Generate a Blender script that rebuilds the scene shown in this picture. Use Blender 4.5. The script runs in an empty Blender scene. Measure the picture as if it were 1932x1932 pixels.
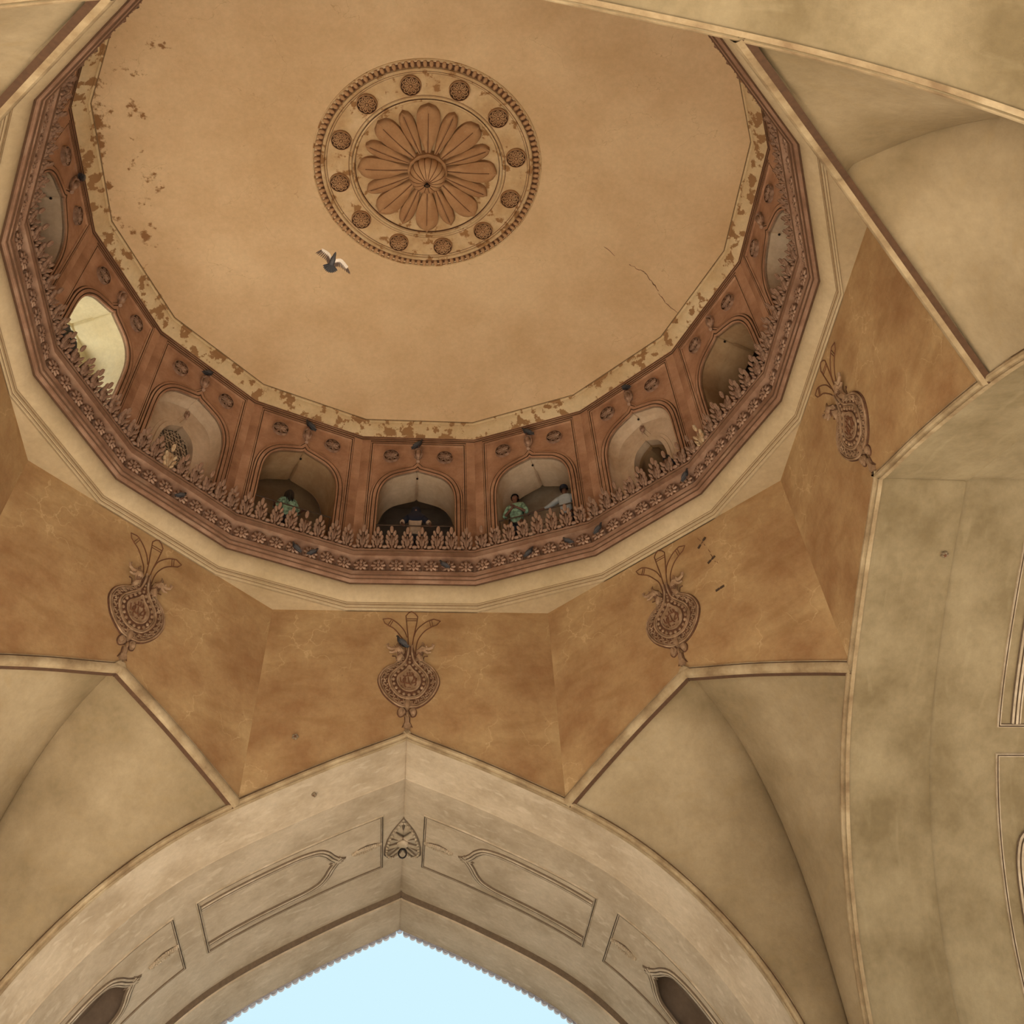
import bpy, bmesh, math, random
from math import sin, cos, tan, pi, radians, sqrt, hypot, atan2
from mathutils import Vector, Matrix, Euler, Quaternion
import numpy as np

random.seed(7)
sc = bpy.context.scene
COL = sc.collection

# ------------------------------------------------------------------ camera
# heights are measured from the phone held in the hand: z = 0 is the lens, the paving is at -1.6
cam_d = bpy.data.cameras.new('camera')
cam = bpy.data.objects.new('camera', cam_d)
COL.objects.link(cam)
CR = Matrix(((-0.99528083, 0.08386021, -0.04882136),      # picture right
             (-0.03839865, -0.80242386, -0.59551783),     # picture down
             (-0.08911568, -0.59083281, 0.80185721)))     # view direction
m = Matrix.Identity(4)
for i in range(3):
    m[i][0] = CR[0][i]; m[i][1] = -CR[1][i]; m[i][2] = -CR[2][i]
m[0][3], m[1][3], m[2][3] = -0.0406, 10.3378, 0.0
cam.matrix_world = m
cam_d.sensor_width = 36.0
cam_d.lens = 1854.0 / 1932.0 * 36.0
cam_d.shift_y = -316.6 / 1932.0
cam_d.clip_end = 500
sc.camera = cam

# ------------------------------------------------------------------ light
w = bpy.data.worlds.new('sky'); sc.world = w; w.use_nodes = True
bg = w.node_tree.nodes['Background']
bg.inputs[0].default_value = (0.645, 0.905, 1.0, 1)
bg.inputs[1].default_value = 1.0

def sun(name, az, el, strength, color, angle=1.0):
    l = bpy.data.lights.new(name, 'SUN'); l.energy = strength; l.color = color; l.angle = radians(angle)
    o = bpy.data.objects.new(name, l); COL.objects.link(o)
    d = Vector((cos(radians(el)) * cos(radians(az)), cos(radians(el)) * sin(radians(az)), sin(radians(el))))
    o.rotation_euler = d.to_track_quat('Z', 'Y').to_euler(); o.location = d * 60
    return o
sun('sun', 108, 26, 48.5, (1.0, 0.935, 0.86))

sc.view_settings.view_transform = 'Standard'
sc.view_settings.look = 'None'
sc.view_settings.gamma = 1.0
sc.view_settings.use_curve_mapping = False
sc.view_settings.exposure = 0.0
sc.cycles.max_bounces = 8
sc.cycles.diffuse_bounces = 6
sc.cycles.sample_clamp_indirect = 12.0
sc.cycles.adaptive_threshold = 0.02

# ------------------------------------------------------------------ materials
def nd(nt, t, **k):
    n = nt.nodes.new(t)
    for a, b in k.items(): setattr(n, a, b)
    return n

def stucco(name, base, dark, light, big=0.5, contrast=1.0, streak=None, cracks=None, peel=None, peelcol=None,
           bump=0.25, rough=0.85, fine=1.0, specks=0.0):
    """lime plaster: broad mottling, fine grain, optional brushed streaks, pale hair cracks and flaked patches"""
    mt = bpy.data.materials.new(name); mt.use_nodes = True
    nt = mt.node_tree; nt.nodes.clear(); L = nt.links.new
    out = nd(nt, 'ShaderNodeOutputMaterial'); b = nd(nt, 'ShaderNodeBsdfPrincipled')
    b.inputs['Roughness'].default_value = rough
    b.inputs['Specular IOR Level'].default_value = 0.25
    L(b.outputs[0], out.inputs[0])
    tc = nd(nt, 'ShaderNodeTexCoord')
    n1 = nd(nt, 'ShaderNodeTexNoise'); n1.inputs['Scale'].default_value = big; n1.inputs['Detail'].default_value = 7; n1.inputs['Roughness'].default_value = 0.6
    L(tc.outputs['Object'], n1.inputs['Vector'])
    r1 = nd(nt, 'ShaderNodeValToRGB'); cr = r1.color_ramp
    cr.elements[0].position = 0.5 - 0.2 / contrast; cr.elements[0].color = (*dark, 1)
    cr.elements[1].position = 0.5 + 0.2 / contrast; cr.elements[1].color = (*light, 1)
    e = cr.elements.new(0.5); e.color = (*base, 1)
    L(n1.outputs['Fac'], r1.inputs[0])
    col = r1.outputs[0]
    def mixc(fac, a, c2, mode='MIX'):
        m_ = nd(nt, 'ShaderNodeMix', data_type='RGBA', blend_type=mode)
        if isinstance(fac, float): m_.inputs[0].default_value = fac
        else: L(fac, m_.inputs[0])
        L(a, m_.inputs[6])
        if isinstance(c2, tuple): m_.inputs[7].default_value = (*c2, 1)
        else: L(c2, m_.inputs[7])
        return m_.outputs[2]
    n2 = nd(nt, 'ShaderNodeTexNoise'); n2.inputs['Scale'].default_value = 9; n2.inputs['Detail'].default_value = 8; n2.inputs['Roughness'].default_value = 0.7
    L(tc.outputs['Object'], n2.inputs['Vector'])
    r2 = nd(nt, 'ShaderNodeMapRange'); r2.inputs[1].default_value = 0.3; r2.inputs[2].default_value = 0.7
    r2.inputs[3].default_value = 1 - 0.09 * fine; r2.inputs[4].default_value = 1 + 0.09 * fine
    L(n2.outputs['Fac'], r2.inputs[0])
    cmb = nd(nt, 'ShaderNodeCombineColor')
    for i in range(3): L(r2.outputs[0], cmb.inputs[i])
    col = mixc(1.0, col, cmb.outputs[0], 'MULTIPLY')
    height = n2.outputs['Fac']
    if streak:
        sx, sy, sz, lo, hi, amt, scol = streak
        mp = nd(nt, 'ShaderNodeMapping'); mp.inputs['Scale'].default_value = (sx, sy, sz)
        L(tc.outputs['Object'], mp.inputs[0])
        n3 = nd(nt, 'ShaderNodeTexNoise'); n3.inputs['Scale'].default_value = 1.0; n3.inputs['Detail'].default_value = 6; n3.inputs['Distortion'].default_value = 0.4
        L(mp.outputs[0], n3.inputs['Vector'])
        r3 = nd(nt, 'ShaderNodeMapRange'); r3.inputs[1].default_value = lo; r3.inputs[2].default_value = hi; r3.inputs[4].default_value = amt
        L(n3.outputs['Fac'], r3.inputs[0])
        col = mixc(r3.outputs[0], col, scol)
    if cracks:
        scl, wid, amt, ccol = cracks
        nz = nd(nt, 'ShaderNodeTexNoise'); nz.inputs['Scale'].default_value = 2.2; nz.inputs['Detail'].default_value = 5
        L(tc.outputs['Object'], nz.inputs['Vector'])
        ad = nd(nt, 'ShaderNodeVectorMath', operation='MULTIPLY_ADD'); ad.inputs[1].default_value = (0.9, 0.9, 0.9)
        L(nz.outputs['Color'], ad.inputs[0]); L(tc.outputs['Object'], ad.inputs[2])
        vo = nd(nt, 'ShaderNodeTexVoronoi', feature='DISTANCE_TO_EDGE'); vo.inputs['Scale'].default_value = scl
        L(ad.outputs[0], vo.inputs['Vector'])
        r4 = nd(nt, 'ShaderNodeMapRange'); r4.inputs[1].default_value = 0.0; r4.inputs[2].default_value = wid; r4.inputs[3].default_value = amt; r4.inputs[4].default_value = 0
        L(vo.outputs['Distance'], r4.inputs[0])
        gate = nd(nt, 'ShaderNodeTexNoise'); gate.inputs['Scale'].default_value = 0.9; gate.inputs['Detail'].default_value = 2
        L(tc.outputs['Object'], gate.inputs['Vector'])
        rg = nd(nt, 'ShaderNodeMapRange'); rg.inputs[1].default_value = 0.47; rg.inputs[2].default_value = 0.58
        L(gate.outputs['Fac'], rg.inputs[0])
        mm = nd(nt, 'ShaderNodeMath', operation='MULTIPLY'); L(r4.outputs[0], mm.inputs[0]); L(rg.outputs[0], mm.inputs[1])
        col = mixc(mm.outputs[0], col, ccol)
    if peel:
        pn = nd(nt, 'ShaderNodeTexNoise'); pn.inputs['Scale'].default_value = peel[0]; pn.inputs['Detail'].default_value = 9; pn.inputs['Roughness'].default_value = 0.62
        L(tc.outputs['Object'], pn.inputs['Vector'])
        thr = pn.outputs['Fac']
        if len(peel) > 3:                      # worn more in one region (centre xyz, radius)
            ds = nd(nt, 'ShaderNodeVectorMath', operation='DISTANCE'); ds.inputs[1].default_value = peel[3]
            L(tc.outputs['Object'], ds.inputs[0])
            rd = nd(nt, 'ShaderNodeMapRange'); rd.inputs[1].default_value = 0; rd.inputs[2].default_value = peel[4]; rd.inputs[3].default_value = peel[5]; rd.inputs[4].default_value = -0.2
            L(ds.outputs['Value'], rd.inputs[0])
            aa = nd(nt, 'ShaderNodeMath', operation='ADD'); L(thr, aa.inputs[0]); L(rd.outputs[0], aa.inputs[1]); thr = aa.outputs[0]
        if len(peel) > 6:                      # ... and only near the rim of the dome
            sx_ = nd(nt, 'ShaderNodeSeparateXYZ'); L(tc.outputs['Object'], sx_.inputs[0])
            rr_ = nd(nt, 'ShaderNodeMapRange'); rr_.inputs[1].default_value = peel[6]; rr_.inputs[2].default_value = peel[7]; rr_.inputs[3].default_value = 0.0; rr_.inputs[4].default_value = -0.25
            L(sx_.outputs[2], rr_.inputs[0])
            aa = nd(nt, 'ShaderNodeMath', operation='ADD'); L(thr, aa.inputs[0]); L(rr_.outputs[0], aa.inputs[1]); thr = aa.outputs[0]
        rp = nd(nt, 'ShaderNodeMapRange'); rp.inputs[1].default_value = peel[1]; rp.inputs[2].default_value = peel[2]
        L(thr, rp.inputs[0])
        col = mixc(rp.outputs[0], col, peelcol)
    if specks:
        vs = nd(nt, 'ShaderNodeTexVoronoi'); vs.inputs['Scale'].default_value = 3.0
        L(tc.outputs['Object'], vs.inputs['Vector'])
        rs = nd(nt, 'ShaderNodeMapRange'); rs.inputs[1].default_value = 0.03; rs.inputs[2].default_value = 0.06; rs.inputs[3].default_value = specks; rs.inputs[4].default_value = 0
        L(vs.outputs['Distance'], rs.inputs[0])
        col = mixc(rs.outputs[0], col, tuple(c * 0.45 for c in dark))
    L(col, b.inputs['Base Color'])
    bp = nd(nt, 'ShaderNodeBump'); bp.inputs['Strength'].default_value = bump; bp.inputs['Distance'].default_value = 0.02
    L(height, bp.inputs['Height']); L(bp.outputs[0], b.inputs['Normal'])
    return mt

def plain(name, col, rough=0.7, metal=0.0, var=0.15):
    mt = bpy.data.materials.new(name); mt.use_nodes = True
    nt = mt.node_tree; b = nt.nodes['Principled BSDF']; b.inputs['Roughness'].default_value = rough; b.inputs['Metallic'].default_value = metal
    n = nd(nt, 'ShaderNodeTexNoise'); n.inputs['Scale'].default_value = 14; n.inputs['Detail'].default_value = 5
    tc = nd(nt, 'ShaderNodeTexCoord'); nt.links.new(tc.outputs['Object'], n.inputs['Vector'])
    r = nd(nt, 'ShaderNodeValToRGB')
    r.color_ramp.elements[0].position = 0.3; r.color_ramp.elements[0].color = (*[c * (1 - var) for c in col], 1)
    r.color_ramp.elements[1].position = 0.7; r.color_ramp.elements[1].color = (*[min(1, c * (1 + var)) for c in col], 1)
    nt.links.new(n.outputs['Fac'], r.inputs[0]); nt.links.new(r.outputs[0], b.inputs['Base Color'])
    return mt

M = {}
M['dome'] = stucco('dome_plaster', (0.63, 0.44, 0.255), (0.57, 0.385, 0.21), (0.69, 0.50, 0.30), big=0.45, contrast=1.2,
                   cracks=(0.55, 0.004, 0.45, (0.30, 0.17, 0.08)), peel=(2.1, 0.555, 0.60, (6.4, 0.3, 20.1), 7.5, 0.11, 20.10, 20.46), peelcol=(0.27, 0.135, 0.055), specks=0.25, fine=0.8)
M['cove'] = stucco('pale_cove_plaster', (0.60, 0.45, 0.26), (0.53, 0.37, 0.20), (0.66, 0.52, 0.32), big=0.7, contrast=1.3,
                   peel=(2.9, 0.535, 0.56), peelcol=(0.31, 0.17, 0.075), specks=0.2)
M['medal'] = stucco('medallion_plaster', (0.54, 0.37, 0.20), (0.47, 0.30, 0.15), (0.61, 0.44, 0.26), big=1.4, contrast=1.4,
                    peel=(3.4, 0.57, 0.61), peelcol=(0.30, 0.155, 0.062))
M['petal'] = stucco('petal_plaster', (0.42, 0.235, 0.115), (0.34, 0.175, 0.08), (0.49, 0.295, 0.155), big=1.2, contrast=1.2,
                    peel=(5, 0.64, 0.70), peelcol=(0.42, 0.29, 0.16))
M['dirt'] = plain('groove_dirt', (0.085, 0.040, 0.018), 0.95)
M['lline'] = plain('soft_groove_dirt', (0.20, 0.125, 0.06), 0.95)
M['dirtpale'] = plain('pale_groove_dirt', (0.14, 0.095, 0.06), 0.95)
M['recess'] = plain('recess_and_shadow_line', (0.11, 0.046, 0.021), 0.95, 0, 0.3)  # dark recess backs, also the shadow lines painted around the emblem parts
M['groove'] = plain('dark_groove', (0.13, 0.05, 0.02), 0.9)
M['brown'] = stucco('brown_stucco', (0.375, 0.205, 0.122), (0.27, 0.138, 0.078), (0.48, 0.285, 0.18), big=1.1, contrast=1.3,
                    streak=(1.2, 1.2, 6, 0.60, 0.75, 0.5, (0.46, 0.27, 0.14)), bump=0.35, specks=0.1)
M['cornice'] = stucco('cornice_stucco', (0.255, 0.142, 0.090), (0.185, 0.098, 0.058), (0.335, 0.205, 0.138), big=1.6, contrast=1.3, streak=(1.2, 1.2, 6, 0.60, 0.75, 0.4, (0.42, 0.30, 0.21)), bump=0.4)
M['relief'] = stucco('carved_stucco', (0.305, 0.185, 0.125), (0.22, 0.125, 0.08), (0.42, 0.275, 0.195), big=5, contrast=1.4, bump=0.5)
M['emblem'] = stucco('emblem_stucco', (0.27, 0.165, 0.095), (0.20, 0.115, 0.06), (0.37, 0.245, 0.15), big=5, contrast=1.4, bump=0.5)
M['reliefpale'] = stucco('worn_pale_stucco', (0.50, 0.36, 0.22), (0.42, 0.26, 0.14), (0.66, 0.52, 0.36), big=6, contrast=1.4, bump=0.5)
M['roll'] = stucco('beige_roll_plaster', (0.44, 0.335, 0.205), (0.375, 0.28, 0.16), (0.50, 0.39, 0.25), big=0.5, specks=0.15, bump=0.15)
M['ochre'] = stucco('ochre_plaster', (0.365, 0.225, 0.105), (0.285, 0.155, 0.068), (0.44, 0.295, 0.145), big=0.9, contrast=1.2,
                    streak=(1.1, 1.1, 3.6, 0.50, 0.72, 0.5, (0.235, 0.125, 0.048)), cracks=(1.15, 0.019, 0.7, (0.55, 0.38, 0.20)), bump=0.4, specks=0.3)
M['squinch'] = stucco('squinch_plaster', (0.29, 0.215, 0.125), (0.215, 0.155, 0.083), (0.365, 0.28, 0.172), big=0.6, contrast=1.1,
                      streak=(2.2, 2.2, 6, 0.55, 0.8, 0.3, (0.30, 0.20, 0.085)), bump=0.25, specks=0.15)
M['rib'] = stucco('rib_plaster', (0.32, 0.23, 0.13), (0.22, 0.145, 0.078), (0.42, 0.32, 0.195), big=2.2, contrast=1.3, bump=0.4)
M['soffit'] = stucco('arch_soffit_plaster', (0.455, 0.355, 0.248), (0.37, 0.28, 0.185), (0.53, 0.425, 0.31), big=0.8, contrast=1.2,
                     streak=(1.6, 5.5, 5.5, 0.57, 0.70, 0.5, (0.62, 0.51, 0.385)), bump=0.3, specks=0.1)
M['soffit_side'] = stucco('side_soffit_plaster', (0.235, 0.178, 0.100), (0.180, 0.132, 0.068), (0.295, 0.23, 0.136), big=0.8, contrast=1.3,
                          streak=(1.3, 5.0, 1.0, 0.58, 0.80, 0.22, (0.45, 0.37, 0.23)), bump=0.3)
M['crease'] = plain('crease_brown', (0.20, 0.145, 0.09), 0.95)
M['mould'] = stucco('moulding_plaster', (0.42, 0.33, 0.23), (0.33, 0.25, 0.165), (0.52, 0.42, 0.31), big=3, contrast=1.3, bump=0.4)
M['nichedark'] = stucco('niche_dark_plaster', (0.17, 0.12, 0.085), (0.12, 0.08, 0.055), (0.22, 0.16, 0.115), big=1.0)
M['vault'] = stucco('gallery_vault_plaster', (0.52, 0.39, 0.27), (0.44, 0.31, 0.20), (0.60, 0.47, 0.34), big=1.0, contrast=1.3, bump=0.3, specks=0.2)
M['vaultbr'] = stucco('gallery_brown_vault', (0.34, 0.21, 0.11), (0.27, 0.155, 0.075), (0.42, 0.28, 0.155), big=1.0, contrast=1.2)
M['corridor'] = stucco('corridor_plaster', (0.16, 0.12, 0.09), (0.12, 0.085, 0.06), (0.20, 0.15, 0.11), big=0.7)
M['yellow'] = stucco('daylit_bay_plaster', (0.66, 0.58, 0.36), (0.60, 0.51, 0.30), (0.72, 0.66, 0.45), big=0.8)  # plaster of the bright bay, with the daylight painted into its colour
M['iron'] = plain('rusty_iron', (0.10, 0.065, 0.045), 0.6, 0.6)
M['black_iron'] = plain('black_iron', (0.02, 0.014, 0.012), 0.5, 0.7)
M['paving'] = stucco('stone_paving', (0.66, 0.60, 0.50), (0.60, 0.54, 0.44), (0.72, 0.66, 0.56), big=0.5)
M['ground'] = stucco('road_asphalt', (0.27, 0.255, 0.23), (0.22, 0.21, 0.19), (0.32, 0.30, 0.27), big=0.1)
M['facade'] = stucco('facade_plaster', (0.70, 0.68, 0.72), (0.60, 0.58, 0.62), (0.78, 0.76, 0.80), big=0.6)
M['skin'] = plain('brown_skin', (0.13, 0.055, 0.035), 0.55)
M['hair'] = plain('black_hair', (0.006, 0.005, 0.007), 0.5)
M['green_print'] = plain('green_print_cloth', (0.20, 0.33, 0.24), 0.9, 0, 0.7)
M['pale_blue'] = plain('pale_blue_cloth', (0.36, 0.40, 0.43), 0.9, 0, 0.08)
M['cream'] = plain('cream_cloth', (0.42, 0.32, 0.24), 0.9, 0, 0.15)
M['navy'] = plain('navy_cloth', (0.008, 0.010, 0.025), 0.85)
M['mauve'] = plain('mauve_print_cloth', (0.30, 0.17, 0.16), 0.9, 0, 0.35)
M['pig_dark'] = plain('pigeon_dark', (0.022, 0.020, 0.023), 0.6)
M['pig_grey'] = plain('pigeon_grey', (0.062, 0.058, 0.062), 0.7)
M['pig_white'] = plain('pigeon_underwing', (0.78, 0.68, 0.58), 0.8)
M['pig_leg'] = plain('pigeon_leg', (0.12, 0.05, 0.04), 0.6)
M['pig_tip'] = plain('pigeon_flight_feather', (0.10, 0.06, 0.04), 0.7)
M['trousers'] = plain('dark_trousers', (0.04, 0.04, 0.05), 0.9)

# ------------------------------------------------------------------ helpers
def sharpen(me, ang=32):
    bm = bmesh.new(); bm.from_mesh(me)
    bmesh.ops.remove_doubles(bm, verts=bm.verts, dist=1e-5)
    bmesh.ops.recalc_face_normals(bm, faces=bm.faces)
    th = radians(ang)
    for f in bm.faces: f.smooth = True
    for e in bm.edges:
        e.smooth = not (len(e.link_faces) != 2 or e.calc_face_angle(0) > th)
    bm.to_mesh(me); bm.free()

class MB:
    def __init__(s): s.v = []; s.f = []; s.m = []
    def add(s, v, f, mi=None):
        """mi: slot of every face, a number or a list (default: what the sweep says, else 0)"""
        k = len(s.v); s.v += [tuple(p) for p in v]; s.f += [tuple(i + k for i in q) for q in f]
        if mi is None: mi = getattr(f, 'mi', 0)
        s.m += list(mi) if isinstance(mi, list) else [mi] * len(f)
        return s
    def mesh(s, name, mat, ang=32):
        me = bpy.data.meshes.new(name); me.from_pydata(s.v, [], s.f)
        for t in (mat if isinstance(mat, (list, tuple)) else (mat, 'dirt')): me.materials.append(M[t])
        me.polygons.foreach_set('material_index', s.m)
        sharpen(me, ang); return me
    def obj(s, name, mat, parent=None, ang=32, **k): return link(name, s.mesh(name, mat, ang), parent, **k)

def link(name, me, parent=None, loc=None, rot=None, mat4=None, **k):
    o = bpy.data.objects.new(name, me); COL.objects.link(o)
    if parent is not None: o.parent = parent
    if mat4 is not None: o.matrix_local = mat4
    if loc is not None: o.location = loc
    if rot is not None: o.rotation_euler = rot
    for a, b in k.items(): o[a] = b
    return o

def thing(name, label, cat, loc=(0, 0, 0), rot=(0, 0, 0), group=None):
    o = link(name, None, None, loc, rot); o.empty_display_size = 0.1
    o['label'] = label; o['category'] = cat; o['kind'] = 'thing'
    if group: o['group'] = group
    return o

def F(h, r, z): return (-h, -r, z)       # bay frame: h to picture-right, r away from the axis

class FL(list): pass
def sweep(path, prof, fm, closed=False, maxm=2.5):
    """prof: (offset, height[, slot]); slot 1 marks a dirt-filled groove from this point to the next"""
    n = len(path); V = []; Fc = FL(); Fc.mi = []
    sl = [p[2] if len(p) > 2 else 0 for p in prof]; prof = [p[:2] for p in prof]
    for i in range(n):
        a = path[i - 1] if (i > 0 or closed) else None
        b = path[i]; c = path[(i + 1) % n] if (i < n - 1 or closed) else None
        ns = []
        for p, q in ((a, b), (b, c)):
            if p is None or q is None: continue
            dx, dy = q[0] - p[0], q[1] - p[1]; l = hypot(dx, dy) or 1e-9
            ns.append((-dy / l, dx / l))
        if len(ns) == 2:
            mx, my = ns[0][0] + ns[1][0], ns[0][1] + ns[1][1]; ml = hypot(mx, my) or 1e-9
            mx /= ml; my /= ml; k = 1 / max(1 / maxm, mx * ns[0][0] + my * ns[0][1]); mx *= k; my *= k
        else: mx, my = ns[0]
        for d, h in prof: V.append(fm(b[0] + mx * d, b[1] + my * d, h))
    P = len(prof)
    for i in range(n if closed else n - 1):
        j = (i + 1) % n
        for k in range(P - 1): Fc.append((i * P + k, i * P + k + 1, j * P + k + 1, j * P + k)); Fc.mi.append(sl[k])
    return V, Fc

def tube(pts, rad, n=6, closed=False):
    """tube through 3-D points; rad number or list"""
    P = [Vector(p) for p in pts]; N = len(P); V = []; Fc = []
    up = None
    for i, p in enumerate(P):
        if closed: t = P[(i + 1) % N] - P[i - 1]
        else: t = P[min(i + 1, N - 1)] - P[max(i - 1, 0)]
        if t.length < 1e-9: t = Vector((0, 0, 1))
        t.normalize()
        if up is None: up = t.orthogonal().normalized()
        up = (up - t * up.dot(t))
        if up.length < 1e-6: up = t.orthogonal()
        up.normalize(); s = t.cross(up)
        r = rad[i] if isinstance(rad, (list, tuple)) else rad
        for k in range(n):
            a = 2 * pi * k / n; V.append(p + up * (cos(a) * r) + s * (sin(a) * r))
    for i in range(N if closed else N - 1):
        j = (i + 1) % N
        for k in range(n): Fc.append((i * n + k, i * n + (k + 1) % n, j * n + (k + 1) % n, j * n + k))
    if not closed:
        Fc.append(tuple(range(n))[::-1]); Fc.append(tuple((N - 1) * n + k for k in range(n)))
    return V, Fc

def ball(c, r, n=8, m_=6, mat=None):
    """ellipsoid; r is a 3-tuple, mat optional 3x3 rotation"""
    if not isinstance(r, (tuple, list)): r = (r, r, r)
    V = []; Fc = []; c = Vector(c)
    for i in range(m_ + 1):
        ph = pi * i / m_
        for k in range(n):
            a = 2 * pi * k / n
            v = Vector((sin(ph) * cos(a) * r[0], sin(ph) * sin(a) * r[1], cos(ph) * r[2]))
            if mat is not None: v = mat @ v
            V.append(c + v)
    for i in range(m_):
        for k in range(n): Fc.append((i * n + k, i * n + (k + 1) % n, (i + 1) * n + (k + 1) % n, (i + 1) * n + k))
    return V, Fc

def plate(poly, n0, n1, fm, inset=0.0):
    """solid outline plate from n0 to n1"""
    N = len(poly); V = [fm(p[0], p[1], n0) for p in poly]
    cx = sum(p[0] for p in poly) / N; cy = sum(p[1] for p in poly) / N
    V += [fm(cx + (p[0] - cx) * (1 - inset), cy + (p[1] - cy) * (1 - inset), n1) for p in poly]
    Fc = [(i, (i + 1) % N, N + (i + 1) % N, N + i) for i in range(N)]
    Fc.append(tuple(range(N, 2 * N)))
    return V, Fc

def spline(pts, n=6, closed=False):
    """Catmull-Rom through 2-D / 3-D points"""
    out = []; N = len(pts)
    rng = range(N) if closed else range(N - 1)
    for i in rng:
        if closed: p0, p1, p2, p3 = (pts[(i + k) % N] for k in (-1, 0, 1, 2))
        else: p0, p1, p2, p3 = pts[max(i - 1, 0)], pts[i], pts[i + 1], pts[min(i + 2, N - 1)]
        for j in range(n):
            t = j / n
            out.append(tuple(0.5 * ((2 * b) + (c - a) * t + (2 * a - 5 * b + 4 * c - d) * t * t + (3 * b - a - 3 * c + d) * t ** 3)
                             for a, b, c, d in zip(p0, p1, p2, p3)))
    if not closed: out.append(tuple(pts[-1]))
    return out

def ringsweep(sec, nseg=16, phase=0.5):
    """polygonal lathe: sec = [(apothem, z[, slot])]"""
    V = []; Fc = FL(); Fc.mi = []; P = len(sec); c = 1 / cos(pi / nseg)
    sl = [p[2] if len(p) > 2 else 0 for p in sec]; sec = [p[:2] for p in sec]
    for i in range(nseg):
        a = (i + phase) * 2 * pi / nseg
        for r, z in sec: V.append((-sin(a) * r * c, -cos(a) * r * c, z))
    for i in range(nseg):
        j = (i + 1) % nseg
        for k in range(P - 1): Fc.append((i * P + k, i * P + k + 1, j * P + k + 1, j * P + k)); Fc.mi.append(sl[k])
    return V, Fc

# ------------------------------------------------------------------ the great arch outline
AP = 7.235
ZF = -1.6
HALF = [(0.0, 11.02), (0.10, 10.93), (0.35, 10.82), (1.5, 10.34), (3.0, 9.62), (4.0, 9.03), (4.8, 8.38), (5.5, 7.62), (6.1, 6.75), (6.5, 5.90), (6.75, 5.0), (6.85, 4.0)]
HS = spline(HALF, 8) + [(6.85, 3.0), (6.85, 1.0), (6.85, -0.5), (6.85, ZF)]
def zout(h):
    h = abs(h)
    for (a, b), (c, d) in zip(HS, HS[1:]):
        if a <= h <= c and c > a: return b + (d - b) * (h - a) / (c - a)
    return HS[-1][1]
ARCH = [(-h, z) for h, z in HS[::-1]][:-1] + HS                      # left foot - apex - right foot
APX = len(HS) - 1

# ------------------------------------------------------------------ floor and ground
g = MB().add([(-90, -90, ZF - 0.05), (90, -90, ZF - 0.05), (90, 90, ZF - 0.05), (-90, 90, ZF - 0.05)], [(0, 1, 2, 3)]).obj('ground', 'ground', kind='structure')
fl = MB()
fl.add([(-15.6, -15.6, ZF), (15.6, -15.6, ZF), (15.6, 15.6, ZF), (-15.6, 15.6, ZF)], [(0, 1, 2, 3)])
fl.obj('floor', 'paving', kind='structure')

# ------------------------------------------------------------------ ceiling: the dome
def dome_z(r): return 20.81 - r * r / 71.6
dm = MB(); V = []; Fc = []
NR, NS = 26, 160
for i in range(NR + 1):
    t = i / NR; rb = 1.2 + (7.17 - 1.2) * t
    for k in range(NS):
        a = 2 * pi * k / NS
        # 16-gon at the rim easing into a circle
        ap = (a + pi / 16) % (pi / 8) - pi / 16
        rp = 7.17 / cos(ap)
        wgt = max(0, (t - 0.35) / 0.65) ** 2
        r = rb * (1 - wgt) + rb / 7.17 * rp * wgt
        V.append((-sin(a) * r, -cos(a) * r, dome_z(rb)))
for i in range(NR):
    for k in range(NS): Fc.append((i * NS + k, i * NS + (k + 1) % NS, (i + 1) * NS + (k + 1) % NS, (i + 1) * NS + k))
dm.add(V, Fc)
ceiling = dm.obj('ceiling', 'dome', kind='structure', ang=50)
MB().add(*ringsweep([(7.21, 20.13), (7.16, 20.13), (7.135, 20.115), (7.14, 20.095, 1), (7.165, 20.09), (7.17, 20.075), (7.155, 20.06), (7.165, 20.04), (7.19, 20.03)])).obj('rim_moulding', ('cove', 'lline'), ceiling)
MB().add(*ringsweep([(7.19, 20.04), (7.20, 19.98), (7.24, 19.90), (7.31, 19.81), (7.40, 19.745), (7.425, 19.725)])).obj('cove_band', 'cove', ceiling)
MB().add(*ringsweep([(7.425, 19.73), (7.425, 19.70, 1), (7.445, 19.695), (7.445, 19.66, 1), (7.47, 19.65), (7.468, 19.61, 1), (7.49, 19.60), (7.51, 19.57), (7.52, 19.50)])).obj('crown_moulding', 'brown', ceiling)

# ------------------------------------------------------------------ medallion at the crown
med = thing('ceiling_medallion', 'large round plaster lotus medallion at the centre of the dome', 'medallion', (0.03, 0.0, 20.74))
def lathe(sec, n=96):
    V = []; Fc = FL(); Fc.mi = []; P = len(sec)
    sl = [p[2] if len(p) > 2 else 0 for p in sec]; sec = [p[:2] for p in sec]
    for i in range(n):
        a = 2 * pi * i / n
        for r, z in sec: V.append((-sin(a) * r, -cos(a) * r, z))
    for i in range(n):
        j = (i + 1) % n
        for k in range(P - 1): Fc.append((i * P + k, i * P + k + 1, j * P + k + 1, j * P + k)); Fc.mi.append(sl[k])
    return V, Fc
MB().add(*lathe([(2.66, 0.04, 1), (2.635, -0.02), (2.63, -0.05), (2.61, -0.06), (2.595, -0.045, 1), (2.59, -0.02, 1), (2.45, -0.025), (2.43, -0.09), (2.40, -0.105), (2.37, -0.09), (2.355, -0.05, 1), (2.345, -0.055), (2.33, -0.065),
                 (2.31, -0.05, 1), (2.30, -0.04), (1.81, -0.05, 1), (1.80, -0.05), (1.78, -0.08), (1.75, -0.085), (1.725, -0.05, 1), (1.715, -0.085), (1.68, -0.09), (1.66, -0.05, 1), (1.65, 0.0), (1.60, 0.03), (0.3, 0.06)], 128)).obj('rim_ring', ('medal', 'recess'), med)
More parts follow.
